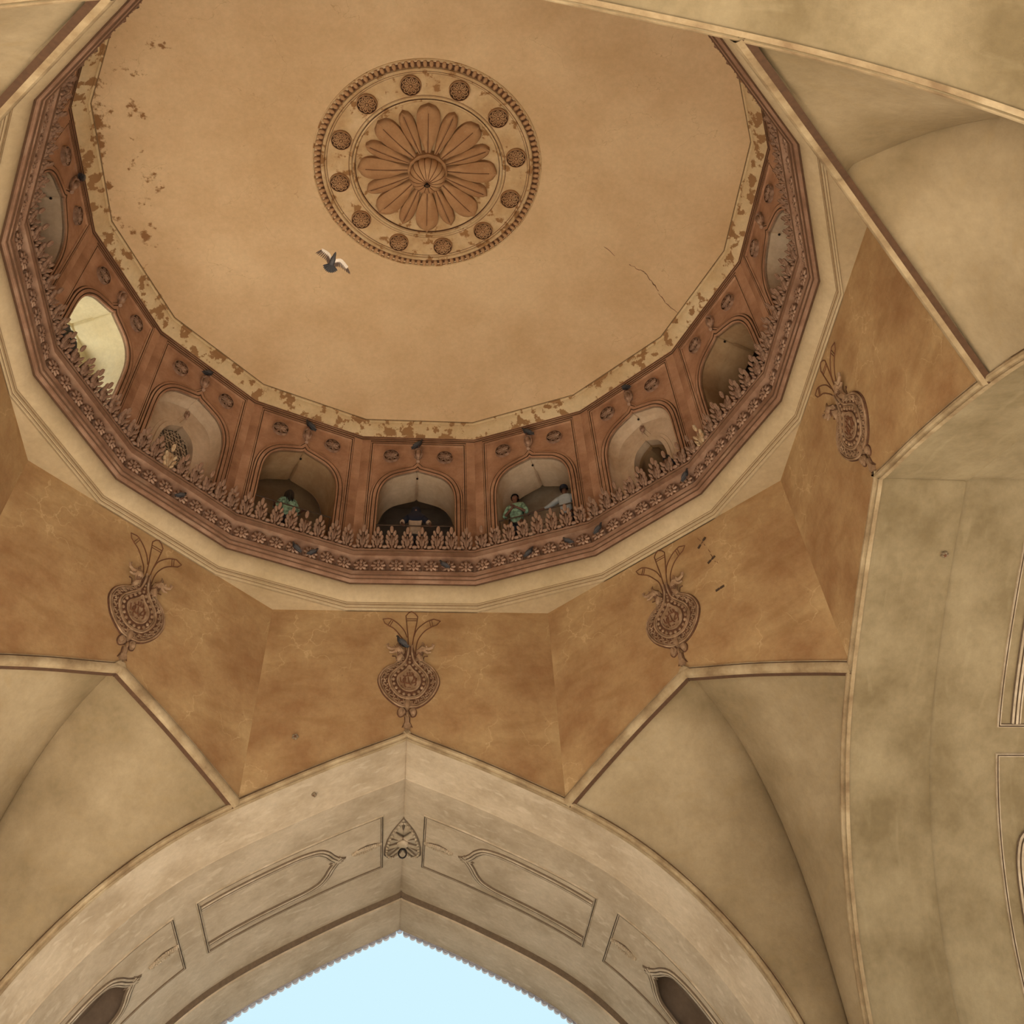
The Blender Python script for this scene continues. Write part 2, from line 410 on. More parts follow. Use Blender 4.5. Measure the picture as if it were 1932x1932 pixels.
bead_me = MB().add(*ball((0, 0, 0), (0.052, 0.085, 0.055), 8, 6)).mesh('bead', 'petal')
for i in range(116):
    a = 2 * pi * i / 116
    link('bead', bead_me, med, (-sin(a) * 2.52, -cos(a) * 2.52, -0.05), (0, 0, -a))
def petal_mesh(L0, L1, W, nm):
    mb = MB(); V = []; Fc = []; nu, nv = 16, 9
    for i in range(nu + 1):
        u = i / nu; x = L0 + (L1 - L0) * u
        wd = W * (0.22 + 0.78 * sin(min(1, u / 0.72) * pi / 2) ** 1.3) if u < 0.72 else W * sqrt(max(0.0, 1 - ((u - 0.72) / 0.28) ** 2.2))
        wd = max(wd, 0.004)
        for j in range(nv):
            v = (j - (nv - 1) / 2) / ((nv - 1) / 2)
            hgt = -0.055 - 0.10 * (1 - v * v) ** 0.7 * (0.5 + 0.5 * u) - 0.05 * sin(u * pi)
            if j == (nv - 1) // 2: hgt += 0.028
            V.append((v * wd, -x, hgt))
        V.append((wd, -x, 0.05)); V.append((-wd, -x, 0.05))
    R = nv + 2
    for i in range(nu):
        for j in range(nv - 1): Fc.append((i * R + j, i * R + j + 1, (i + 1) * R + j + 1, (i + 1) * R + j))
        Fc.append((i * R + nv - 1, i * R + nv, (i + 1) * R + nv, (i + 1) * R + nv - 1))
        Fc.append((i * R + nv + 1, i * R, (i + 1) * R, (i + 1) * R + nv + 1))
    Fc.append(tuple(nu * R + j for j in range(R)))
    mb.add(V, Fc)
    return mb.mesh(nm, 'petal', 40)
p_big = petal_mesh(0.40, 1.60, 0.265, 'petal'); p_small = petal_mesh(0.40, 1.52, 0.165, 'petal')
vein_me = MB().add(*tube([(0, -0.45, -0.10), (0, -0.8, -0.155), (0, -1.2, -0.165), (0, -1.42, -0.15)], 0.010, 4)).mesh('vein', 'groove')
for i in range(16):
    a = pi + i * pi / 8 + 0.02
    p = link('petal', p_big if i % 2 == 0 else p_small, med, (0, 0, 0), (0, 0, -a))
    link('vein', vein_me, p)
def rosette_mesh(R, n=10, depth=0.05, nm='rosette', mat='petal', hub=0.16):
    mb = MB()
    mb.add(*lathe([(R, 0.03), (R, -depth * 0.6), (R * 0.96, -depth * 0.95), (R * 0.92, -depth * 0.9, 1), (R * 0.88, -depth * 0.3), (R * 0.86, -depth * 0.7, 1), (R * 0.81, -depth * 0.2, 1), (0.001, -depth * 0.1)], 28))
    for k in range(n):
        a = 2 * pi * k / n
        pts = []
        for q in range(9):
            b = pi * (q / 8 - 0.5) * 1.25
            pts.append((R * (0.56 + 0.24 * cos(b)), R * 0.185 * sin(b)))
        pts = [(R * 0.2, -R * 0.03)] + pts + [(R * 0.2, R * 0.03)]
        P3 = [(x * cos(a) - y * sin(a), x * sin(a) + y * cos(a), -depth * 0.75) for x, y in pts]
        mb.add(*tube(P3, R * 0.048, 5))
        rm = Matrix.Rotation(a, 3, 'Z')
        mb.add(*ball((R * 0.5 * cos(a), R * 0.5 * sin(a), -depth * 0.45), (R * 0.22, R * 0.085, depth * 0.4), 6, 4, rm))
    mb.add(*ball((0, 0, -depth * 0.6), (R * hub, R * hub, depth * 0.7), 8, 5))
    return mb.mesh(nm, (mat, 'recess'))
ros_me = rosette_mesh(0.235, 10, 0.07)
for i in range(12):
    a = radians(180 - 30 * i + 12.17)
    link('rosette', ros_me, med, (-sin(a) * 2.06, -cos(a) * 2.06, -0.06), (0, 0, -a))
MB().add(*lathe([(0.46, 0.06), (0.46, -0.19), (0.43, -0.22), (0.36, -0.22), (0.33, -0.2)], 12)).obj('collar', 'petal', med)
bm_ = MB(); V = []; Fc = []; NB = 96
secb = [(0.36, -0.18), (0.41, -0.26), (0.42, -0.36), (0.40, -0.47), (0.34, -0.58), (0.25, -0.66), (0.14, -0.72), (0.03, -0.75)]
for i in range(NB):
    a = 2 * pi * i / NB; k = 1 - 0.055 * (1 - abs(cos(a * 8)))
    for r, z in secb: V.append((-sin(a) * r * k, -cos(a) * r * k, z))
P = len(secb)
for i in range(NB):
    j = (i + 1) % NB
    for k in range(P - 1): Fc.append((i * P + k, i * P + k + 1, j * P + k + 1, j * P + k))
boss = bm_.add(V, Fc).obj('boss', 'petal', med, 60)
gr = MB()
for i in range(16):
    a = 2 * pi * (i + 0.5) / 16
    gr.add(*tube([(-sin(a) * r * 0.945, -cos(a) * r * 0.945, z) for r, z in secb], 0.010, 4))
gr.obj('rib_groove', 'groove', boss)
hk = MB(); hk.add(*tube([(0, 0, -0.70), (0, 0, -0.80)], 0.025, 6)); hk.add(*tube([(0.06 * sin(a), 0, -0.85 + 0.06 * cos(a)) for a in [k * pi / 5 for k in range(10)]], 0.014, 5, True))
hk.obj('hook', 'black_iron', med)

# ------------------------------------------------------------------ gallery: 16 arched bays
OP = [(0.0, 18.55), (0.06, 18.50), (0.35, 18.40), (0.62, 18.28), (0.82, 18.06), (0.93, 17.74), (0.955, 17.35), (0.955, 16.6), (0.955, 15.6)]
OPS = spline(OP[:7], 5) + OP[7:]
def mirror(pts): return [(-h, z) for h, z in pts[::-1]][:-1] + list(pts)
OPEN = mirror(OPS)
def zo(h, prof):
    h = abs(h)
    for (a, b), (c, d) in zip(prof, prof[1:]):
        if a <= h <= c and c > a: return b + (d - b) * (h - a) / (c - a)
    return prof[-1][1]
G = 7.5
def wall_with_hole(prof, hw, z0, z1, r):
    """flat wall with a pointed-arch hole"""
    full = mirror(prof); V = []; Fc = []
    for h, z in full: V += [F(h, r, z), F(h, r, z1)]
    for i in range(len(full) - 1): Fc.append((2 * i, 2 * i + 2, 2 * i + 3, 2 * i + 1))
    e = prof[-1][0]; k = len(V)
    for s in (-1, 1):
        b = len(V); V += [F(s * e, r, z0), F(s * hw, r, z0), F(s * hw, r, z1), F(s * e, r, z1)]; Fc.append((b, b + 1, b + 2, b + 3))
    return V, Fc
def fmG(u, v, n): return F(u, G - n, v)
mp_arch = [(0.0, -0.05), (0.0, 0.035), (0.035, 0.045, 1), (0.050, 0.02, 1), (0.062, 0.055), (0.135, 0.06, 1), (0.148, 0.02, 1), (0.160, 0.05), (0.20, 0.045, 1), (0.222, 0.0)]
mp_frame = [(-0.035, 0.0), (-0.03, 0.025), (0.0, 0.035, 1), (0.010, 0.01, 1), (0.022, 0.04), (0.05, 0.04, 1), (0.065, 0.0)]
hw = G * tan(pi / 16)
me_panel = MB().add(*wall_with_hole(OPS, hw, 15.5, 19.62, G)).mesh('arch_panel', 'brown')
me_archm = MB().add(*sweep(OPEN, mp_arch, fmG)).mesh('arch_moulding', 'brown')
me_frame = MB().add(*sweep([(-1.20, 15.6), (-1.20, 19.50), (1.20, 19.50), (1.20, 15.6)], mp_frame, fmG)).mesh('panel_frame', 'brown')
# pilaster strip standing proud at each corner
me_pil = MB().add(*sweep([(-1.26, 15.6), (-1.26, 19.6)], [(0, 0), (0, 0.05), (0.30, 0.05)], fmG)).add(*sweep([(1.26, 15.6), (1.26, 19.6)], [(0, 0), (0, 0.05), (-0.30, 0.05)], fmG)).mesh('pilaster', 'brown')
def reveal(prof, r0, r1, off=0.0):
    return sweep(mirror(prof), [(off, -(r0 - G)), (off, -(r1 - G))], fmG)
def bay_ros():
    mb = MB()
    me = rosette_mesh(0.21, 7, 0.085, 'rosette', 'relief', 0.20)
    return me
me_bros = bay_ros()
def bud_mesh():
    mb = MB()
    mb.add(*ball((0, 0, 0.0), (0.075, 0.11, 0.15), 10, 8))
    for k in range(9):
        a = pi * (k / 8) - pi
        pts = [(cos(a) * 0.03, sin(a) * 0.03 , -0.17), (cos(a) * 0.085, sin(a) * 0.11, -0.07), (cos(a) * 0.10, sin(a) * 0.13, 0.05), (cos(a) * 0.085, sin(a) * 0.10 , 0.15), (cos(a) * 0.105, sin(a) * 0.13, 0.175)]
        mb.add(*tube(pts, [0.012, 0.024, 0.026, 0.022, 0.016], 5))
    mb.add(*tube([(0, 0, -0.14), (0, 0.0, -0.26), (0, 0.05, -0.33)], [0.05, 0.03, 0.045], 7))
    mb.add(*ball((0, -0.03, 0.17), (0.09, 0.10, 0.03), 8, 5))
    return mb.mesh('bud_bracket', 'relief')
me_bud = bud_mesh()
# inner niche (bays two steps either side of the front)
s_in = 0.60
NI = [(h * 0.50, 17.81 - (18.55 - z) * (0.85 if z > 17.3 else 0.85)) for h, z in OPS[:-2]] + [(0.478, 15.6)]
me_vault_open = None
vo = MB(); vo.add(*reveal(OPS, G - 0.0, 7.98, 0.0)); V, Fc = sweep(OPEN, [(0.0, -0.48), (0.035, -0.49), (0.035, -1.12)], fmG); vo.add(V, Fc)
me_v_pale = vo.mesh('vault', 'vault'); me_v_brown = me_v_pale.copy(); me_v_brown.materials.clear(); me_v_brown.materials.append(M['vaultbr'])
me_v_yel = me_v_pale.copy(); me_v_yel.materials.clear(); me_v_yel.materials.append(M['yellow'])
vn = MB(); vn.add(*sweep(OPEN, [(0.0, 0.0), (0.0, -0.22), (-0.03, -0.30), (-0.09, -0.36)], fmG))
def fmN(u, v, n): return F(u, 7.865 - n, v)
vn.add(*wall_with_hole(NI, 1.1, 15.5, 18.62, 7.865))
me_v_niche = vn.mesh('vault', 'vault')
me_n_mould = MB().add(*sweep(mirror(NI), [(0.0, -0.2), (0.0, 0.015), (0.05, 0.03), (0.10, 0.03), (0.11, 0.0), (0.19, 0.012), (0.20, 0.0)], fmN)).mesh('niche_moulding', 'vault')

wall_gal = MB().add(*ringsweep([(7.56, 15.45), (7.56, 15.74), (9.7, 15.74)])).obj('wall_gallery', 'brown', kind='structure')
wall_gal['label'] = 'brown gallery wall of sixteen arched bays'
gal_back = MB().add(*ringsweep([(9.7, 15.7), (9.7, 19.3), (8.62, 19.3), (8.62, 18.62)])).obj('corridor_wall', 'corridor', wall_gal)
# piers between the vaults
pier = MB()
pier.add(*wall_with_hole([(h * 1.0, z + 0.035) for h, z in OPS], 8.62 * tan(pi / 16), 15.6, 19.3, 8.62))
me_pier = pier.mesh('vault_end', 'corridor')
BAYS = {}
for i in range(16):
    k = i if i <= 8 else i - 16
    ra = -radians(22.5 * k)
    b = link('arch_bay', me_panel, wall_gal, (0, 0, 0), (0, 0, ra)); BAYS[k] = b
    link('arch_moulding', me_archm, b); link('panel_frame', me_frame, b); link('pilaster', me_pil, b)
    for s in (-1, 1): link('rosette', me_bros, b, F(s * 0.70, G - 0.0, 19.03), (pi / 2, 0, 0))
    link('bud_bracket', me_bud, b, F(0, G - 0.06, 19.10))
    link('vault_end', me_pier, b)
    if k in (-2, 2):
        link('vault', me_v_niche, b); link('niche_moulding', me_n_mould, b)
        link('hanging_bud', me_bud, b, mat4=Matrix.Translation(F(0, 7.80, 18.17)) @ Matrix.Scale(0.55, 4))
    else:
        link('vault', me_v_yel if k == -3 else (me_v_brown if k in (3, -1) else me_v_pale), b)
    if k in (-4, -1, 0, 1, 2, 3, 4):
        MB().add(*ball(F(0.0, 7.72, 18.47), 0.03, 8, 5)).obj('ceiling_stud', 'black_iron', b)
for k_, mt_ in ((1, 'vault'), (-1, 'vaultbr')):
    MB().add([F(-1.6, 9.3, 15.75), F(1.6, 9.3, 15.75), F(1.6, 9.3, 19.3), F(-1.6, 9.3, 19.3)], [(0, 1, 2, 3)]).obj('back_wall', mt_, BAYS[k_])
# pierced screen in the left niche
jl = MB(); hwj = 0.50; rj = 8.02
def inn(h, z): return abs(h) <= 0.478 and z < zo(h, NI)
pit = 0.105
for row in range(-1, 24):
    z0 = 15.7 + row * pit * 0.87
    for q in range(-7, 8):
        h0 = q * pit + (0.5 * pit if row % 2 else 0)
        for da in (0, 60, 120):
            if (da == 0 and (q + row) % 3 == 0): continue
            if da == 60 and (q - row) % 3 == 1: continue
            h1, z1 = h0 + pit * cos(radians(da)), z0 + pit * sin(radians(da))
            if inn(h0, z0) and inn(h1, z1): jl.add(*tube([F(h0, rj, z0), F(h1, rj, z1)], 0.0085, 4))
jl.obj('jali_screen', 'vault', BAYS[-2])
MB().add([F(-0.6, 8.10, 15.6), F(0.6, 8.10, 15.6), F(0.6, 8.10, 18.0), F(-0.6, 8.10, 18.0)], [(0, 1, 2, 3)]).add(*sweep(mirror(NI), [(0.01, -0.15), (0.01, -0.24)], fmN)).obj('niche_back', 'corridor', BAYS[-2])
v2 = MB().add(*sweep(mirror(NI), [(0.0, -0.19), (0.0, -0.30), (0.10, -0.34), (0.10, -1.2)], fmG if False else fmN)); v2.obj('inner_vault', 'vaultbr', BAYS[2])
# side wall of the bright bay, in front of the added daylight lamp
by = MB(); by.add(*ringsweep([(8.6, 15.7), (8.6, 15.75)])) if False else None
MB().add(*wall_with_hole([(0.0, 18.5), (0.3, 18.4), (0.5, 18.0), (0.55, 17.0), (0.55, 16.2)], 1.3, 15.7, 18.8, 8.55)).obj('bay_end_wall', 'yellow', BAYS[-3])

# ------------------------------------------------------------------ cornice of the gallery
corn = MB().add(*ringsweep([(7.56, 15.30), (6.86, 15.30), (6.84, 15.285), (6.84, 15.24, 1), (6.852, 15.225), (6.85, 15.115, 1), (6.835, 15.10), (6.835, 15.075), (6.87, 15.06),
        (6.93, 15.04), (6.97, 15.00), (6.99, 14.90), (6.98, 14.72), (6.96, 14.675), (6.86, 14.67), (6.85, 14.655), (6.85, 14.55, 1), (6.872, 14.54), (6.875, 14.51),
        (6.885, 14.505), (6.89, 14.475, 1), (6.915, 14.465), (6.925, 14.44), (6.945, 14.435), (6.965, 14.405, 1), (7.01, 14.395)])).obj('gallery_cornice', 'cornice', kind='structure')
trim = MB().add(*ringsweep([(7.005, 14.40), (6.995, 14.37), (7.0, 14.30), (7.015, 14.22), (7.045, 14.15), (7.09, 14.09), (7.135, 14.055), (7.165, 14.04, 1), (7.172, 14.03),
        (7.175, 14.0, 1), (7.19, 13.985), (7.195, 13.945), (7.21, 13.94, 1), (7.217, 13.925), (7.222, 13.895), (7.235, 13.885), (7.235, 13.84)])).obj('trim_1', ('roll', 'lline'), kind='structure')
def palmette(variant):
    mb = MB()
    # everything in local axes: x = h (mirrored), y = towards the room (+), z up
    def lobe(x0, z0, x1, z1, w, y0=0.0, y1=0.05, th=0.03):
        a = Vector((x0, y0, z0)); b_ = Vector((x1, y1, z1)); d = b_ - a; l = d.length; c = (a + b_) / 2
        q = d.to_track_quat('Z', 'Y').to_matrix()
        mb.add(*ball(c, (w, th, l * 0.56), 7, 6, q))
        mb.add(*tube([a + d * 0.1 + Vector((0, th * 0.9, 0)), c + Vector((0, th * 1.15, 0)), b_ - d * 0.1 + Vector((0, th * 0.8, 0))], 0.008, 4))
    mb.add(*plate([(-0.04, -0.03), (-0.12, 0.06), (-0.13, 0.26), (-0.08, 0.44), (0.08, 0.44), (0.13, 0.26), (0.12, 0.06), (0.04, -0.03)][::-1], -0.05, 0.0, lambda u, v, q: (u, q, v)), 1)
    lobe(0, 0.02, 0, 0.40, 0.030, 0.0, 0.03)
    if variant != 1: lobe(0, 0.45, 0, 0.62, 0.052, 0.05, 0.10, 0.04)
    else: mb.add(*ball((0, 0.05, 0.44), (0.05, 0.03, 0.04), 8, 5))
    for s in (-1, 1):
        if variant != 2: lobe(s * 0.055, 0.37, s * 0.095, 0.50, 0.044, 0.03, 0.08, 0.036)
        lobe(s * 0.085, 0.24, s * 0.135, 0.36, 0.043, 0.03, 0.08, 0.036)
        lobe(s * 0.09, 0.12, s * 0.150, 0.22, 0.040, 0.03, 0.07, 0.034)
        lobe(s * 0.06, 0.02, s * 0.125, 0.09, 0.038, 0.03, 0.06, 0.03)
        lobe(s * 0.03, 0.10, s * 0.055, 0.32, 0.028, 0.03, 0.04, 0.03)
        mb.add(*tube([(s * 0.02, 0.03, -0.02), (s * 0.07, 0.035, -0.045), (s * 0.13, 0.035, -0.05), (s * 0.17, 0.03, -0.045)], [0.022, 0.019, 0.016, 0.012], 5))
    mb.add(*ball((0, 0.035, -0.03), (0.026, 0.025, 0.045), 6, 5))
    return mb
pal = [palmette(v).mesh('palmette', ('relief', 'recess')) for v in (0, 1, 2)]
pal_pale = pal[2].copy(); pal_pale.materials.clear(); pal_pale.materials.append(M['reliefpale']); pal_pale.materials.append(M['recess'])
bead_o = MB().add(*ball((0, 0, 0), (0.062, 0.05, 0.038), 10, 6)).mesh('scroll_bead', 'relief')
def flower():
    mb = MB(); R = 0.175; D = 0.07
    n = 8
    # local: x, z in the face plane, +y to the room
    rim = []
    for k in range(72):
        a = 2 * pi * k / 72; rim.append(((R * (0.93 + 0.07 * abs(sin(a * n / 2)))) * cos(a), (R * (0.93 + 0.07 * abs(sin(a * n / 2)))) * sin(a)))
    rim = [(x, max(z, -0.15)) for x, z in rim]
    mb.add(*plate(rim, -0.09, 0.012, lambda u, v, q: (u, q, v), 0.05)); mb.m[-1] = 1
    for k in range(n):
        a = 2 * pi * k / n + pi / 2; q = Matrix.Rotation(-a, 3, 'Y')
        cx, cz = R * 0.62 * cos(a), R * 0.62 * sin(a)
        if cz < -0.085: cx *= 0.9; cz = -0.088
        mb.add(*ball((cx, 0.014, cz), (R * 0.33, 0.030, R * 0.195), 9, 6, q))
        mb.add(*ball((cx * 0.98, 0.036, cz * 0.98), (R * 0.17, 0.012, R * 0.055), 6, 4, q), 1)
    mb.add(*ball((0, 0.03, 0), (0.036, 0.03, 0.036), 8, 6))
    return mb.mesh('flower', ('relief', 'recess'))
flo = flower()
for i in range(16):
    k = i if i <= 8 else i - 16
    A = radians(22.5 * k)
    R4 = Matrix.Rotation(-A, 4, 'Z')
    for j in range(8):
        h = (j - 3.5) * 0.34
        v = random.choice([0, 0, 0, 0, 1, 2, 2]); me = pal[v]
        if (k, j) in ((-2, 2), (3, 1)): me = pal_pale
        s_ = random.uniform(0.94, 1.04)
        link('palmette', me, corn, mat4=R4 @ Matrix.Translation(F(h, 6.905, 15.335)) @ Matrix.Rotation(random.uniform(-.06, .06), 4, 'Y') @ Matrix.Diagonal((s_ * 0.92, 1, s_, 1)))
        h2 = (j - 4) * 0.34
        link('scroll_bead', bead_o, corn, mat4=R4 @ Matrix.Translation(F(h2, 6.88, 15.385)))
    for j in range(7):
        h = (j - 3) * 0.392
        link('flower', flo, corn, mat4=R4 @ Matrix.Translation(F(h, 6.895, 14.835)) @ Matrix.Rotation(random.uniform(-.05, .05), 4, 'Z'))

# ------------------------------------------------------------------ octagon soffit at the foot of the ring
so = MB(); V, Fc = ringsweep([(7.235, 13.86), (7.235, 13.859)])
c8 = 1 / cos(pi / 8); c16 = 1 / cos(pi / 16)
for q in range(8):
    a = radians(45 * q + 22.5)
    b = len(so.v)
    P0 = (-sin(a) * AP * c8, -cos(a) * AP * c8, 13.86)
    a1, a2 = radians(45 * q + 11.25), radians(45 * q + 33.75)
    P1 = (-sin(a1) * AP * c16, -cos(a1) * AP * c16, 13.86); P2 = (-sin(a2) * AP * c16, -cos(a2) * AP * c16, 13.86)
    so.add([P0, P1, P2], [(0, 1, 2)])
so.obj('trim_2', 'roll', kind='structure')

# ------------------------------------------------------------------ walls: spandrels, ribs, squinches, great arches
hv = AP * tan(pi / 8)
sp = MB(); V = []; Fc = []
hs = sorted(set([-hv, hv] + [h for h, z in ARCH if abs(h) < hv]))
for h in hs:
    z0 = zout(h); V += [F(h, AP, z0), F(h, AP, z0 + 0.25), F(h, AP, 12.6), F(h, AP, 13.86)]
for i in range(len(hs) - 1):
    for k in range(3): Fc.append((4 * i + k, 4 * i + 4 + k, 4 * i + 5 + k, 4 * i + 1 + k))
me_span = sp.add(V, Fc).mesh('spandrel', 'ochre')
def fmA(u, v, n): return F(u, AP - n, v)
RIB = [(0.018, 0.0), (0.012, 0.02), (-0.005, 0.022, 1), (-0.02, 0.012, 1), (-0.03, 0.045), (-0.055, 0.065), (-0.09, 0.065), (-0.112, 0.045), (-0.118, 0.01), (-0.135, 0.0), (-0.14, -0.06)]
me_rib = MB().add(*sweep(ARCH, RIB, fmA)).mesh('arch_rib', ('rib', 'dirt'))
RIB2 = [(0.018, 0.0), (0.012, 0.03), (-0.005, 0.03, 1), (-0.02, 0.015, 1), (-0.035, 0.06), (-0.09, 0.075), (-0.14, 0.06), (-0.165, 0.045), (-0.178, 0.01), (-0.182, -0.02, 1), (-0.20, -0.10)]
short = [p for p in ARCH if abs(p[0]) < hv - 0.02]
short = [(-hv - 0.035, zout(hv + 0.035))] + short + [(hv + 0.035, zout(hv + 0.035))]
me_rib2 = MB().add(*sweep(short, RIB2, fmA)).mesh('arch_rib', ('rib', 'dirt'))

# arc length along the half arch
SL = [0.0]
for (a, b), (c, d) in zip(HS, HS[1:]): SL.append(SL[-1] + hypot(c - a, d - b))
def s_of_h(h):
    for i in range(len(HS) - 1):
        if HS[i][0] <= h <= HS[i + 1][0] and HS[i + 1][0] > HS[i][0]:
            return SL[i] + (SL[i + 1] - SL[i]) * (h - HS[i][0]) / (HS[i + 1][0] - HS[i][0])
def S(s, d, n, side):
    """point on the intrados: s along the half arch, d depth behind the wall face, n towards the void"""
    i = 0
    while i < len(SL) - 2 and SL[i + 1] < s: i += 1
    a, b = HS[i], HS[i + 1]; t = (s - SL[i]) / (SL[i + 1] - SL[i])
    # smooth tangent
    j0, j1 = max(i - 1, 0) if i > 3 else i, min(i + 2, len(HS) - 1)
    tx, tz = HS[j1][0] - HS[j0][0], HS[j1][1] - HS[j0][1]; l = hypot(tx, tz)
    nx, nz = tz / l, -tx / l        # towards the void (down / inwards)
    h = a[0] + (b[0] - a[0]) * t + nx * n; z = a[1] + (b[1] - a[1]) * t + nz * n
    return F(side * max(h, 0.0), AP + d, z)
SEND = SL[-1]
N0 = 0.115                            # level of the intrados inside the rib
STEP_D, OUT_D = 6.42, 8.0
fr1 = (s_of_h(0.47), s_of_h(3.92)); fr2 = (s_of_h(4.32), s_of_h(4.32) + 4.3)
D0, D1 = 2.66, 4.82; DC = (D0 + D1) / 2
def archpanel(s_tip, s_end, hwid):
    """half outline (s, w) of the pointed panel whose tip points to the crown"""
    pts = [(s_tip, 0.0), (s_tip + 0.10, 0.07), (s_tip + 0.22, 0.26), (s_tip + 0.33, 0.50), (s_tip + 0.52, 0.73), (s_tip + 0.85, hwid - 0.02), (s_tip + 1.2, hwid), (s_end, hwid)]
    return spline(pts[:7], 4) + [pts[-1]]
AP2 = archpanel(s_of_h(4.93), fr2[1] - 0.2, 0.84)
def in_niche(s, d):
    w_ = abs(d - DC)
    if s < AP2[0][0] or s > AP2[-1][0]: return False
    for (a, b), (c, e) in zip(AP2, AP2[1:]):
        if a <= s <= c and c > a: return w_ < b + (e - b) * (s - a) / (c - a)
    return False
def soffit_mesh(side, cut):
    mb = MB()
    ss = [x for x in SL]
    # add fine rows where the niche is cut
    fine = [fr2[0] + 0.05 * i for i in range(int((fr2[1] - fr2[0]) / 0.05) + 1)]
    ss = sorted(set([round(x, 4) for x in ss if not (fr2[0] < x < fr2[1])] + [round(x, 4) for x in fine]))
    sx = []
    for x in ss:
        if not sx or x - sx[-1] > 0.01: sx.append(x)
    ds = [(-0.02, N0 + 0.02), (0.0, N0), (1.40, N0), (1.435, N0 + 0.02), (1.45, N0 - 0.045)] + [(1.45 + 0.05 * i, N0 - 0.045) for i in range(4, 75)] + [(5.6, N0 - 0.045), (STEP_D, N0 - 0.045), (STEP_D + 0.02, N0 + 0.05), (STEP_D + 0.05, N0 + 0.06), (STEP_D + 0.07, N0 + 0.09), (STEP_D + 0.12, N0 + 0.10), (OUT_D, N0 + 0.10)]
    V = [S(s, d, n, side) for s in sx for d, n in ds]; K = len(ds); Fc = []; mi = []
    for i in range(len(sx) - 1):
        for k in range(K - 1):
            sm, dmm = (sx[i] + sx[i + 1]) / 2, (ds[k][0] + ds[k + 1][0]) / 2
            if cut and in_niche(sm, dmm): continue
            Fc.append((i * K + k, i * K + k + 1, (i + 1) * K + k + 1, (i + 1) * K + k)); mi.append(1 if 6.42 < dmm < 6.46 else (2 if 1.43 < dmm < 1.45 else 0))  # darker slots on the step face and the crease strip
    mb.add(V, Fc, mi); return mb
MLV = N0 - 0.045
PAN = [(-0.03, -0.005), (-0.02, 0.02), (-0.008, 0.025, 1), (0.0, 0.0, 1), (0.014, 0.025), (0.03, 0.025, 1), (0.042, -0.005)]
ARM = [(-0.02, -0.005, 1), (-0.004, 0.03), (0.03, 0.045, 1), (0.045, 0.02, 1), (0.055, 0.05), (0.10, 0.05, 1), (0.112, 0.02, 1), (0.122, 0.045), (0.155, 0.035, 1), (0.178, -0.005)]
def leaf_spray(L):
    mb = MB(); mb.add(*plate([(0, 0), (L * 0.25, -0.09), (L * 0.5, -0.13), (L * 0.8, -0.08), (L, 0), (L * 0.8, 0.08), (L * 0.5, 0.13), (L * 0.25, 0.09)], -0.01, 0.008, lambda u, v, n: (u, v, n)), 1)
    for i in range(15):
        t = i / 14; x = t * L; wv = 0.11 * sin(pi * min(1, t * 1.05 + 0.04)) + 0.012
        for s in (-1, 1):
            q = Matrix.Rotation(s * 0.7, 3, 'Z')
            mb.add(*ball((x, s * wv * 0.55, 0.02 + 0.01 * (i % 2)), (0.042, 0.022, 0.040), 6, 4, q))
    mb.add(*tube([(0, 0, 0.015), (L * 0.5, 0, 0.03), (L, 0, 0.015)], [0.01, 0.018, 0.006], 5))
    return mb
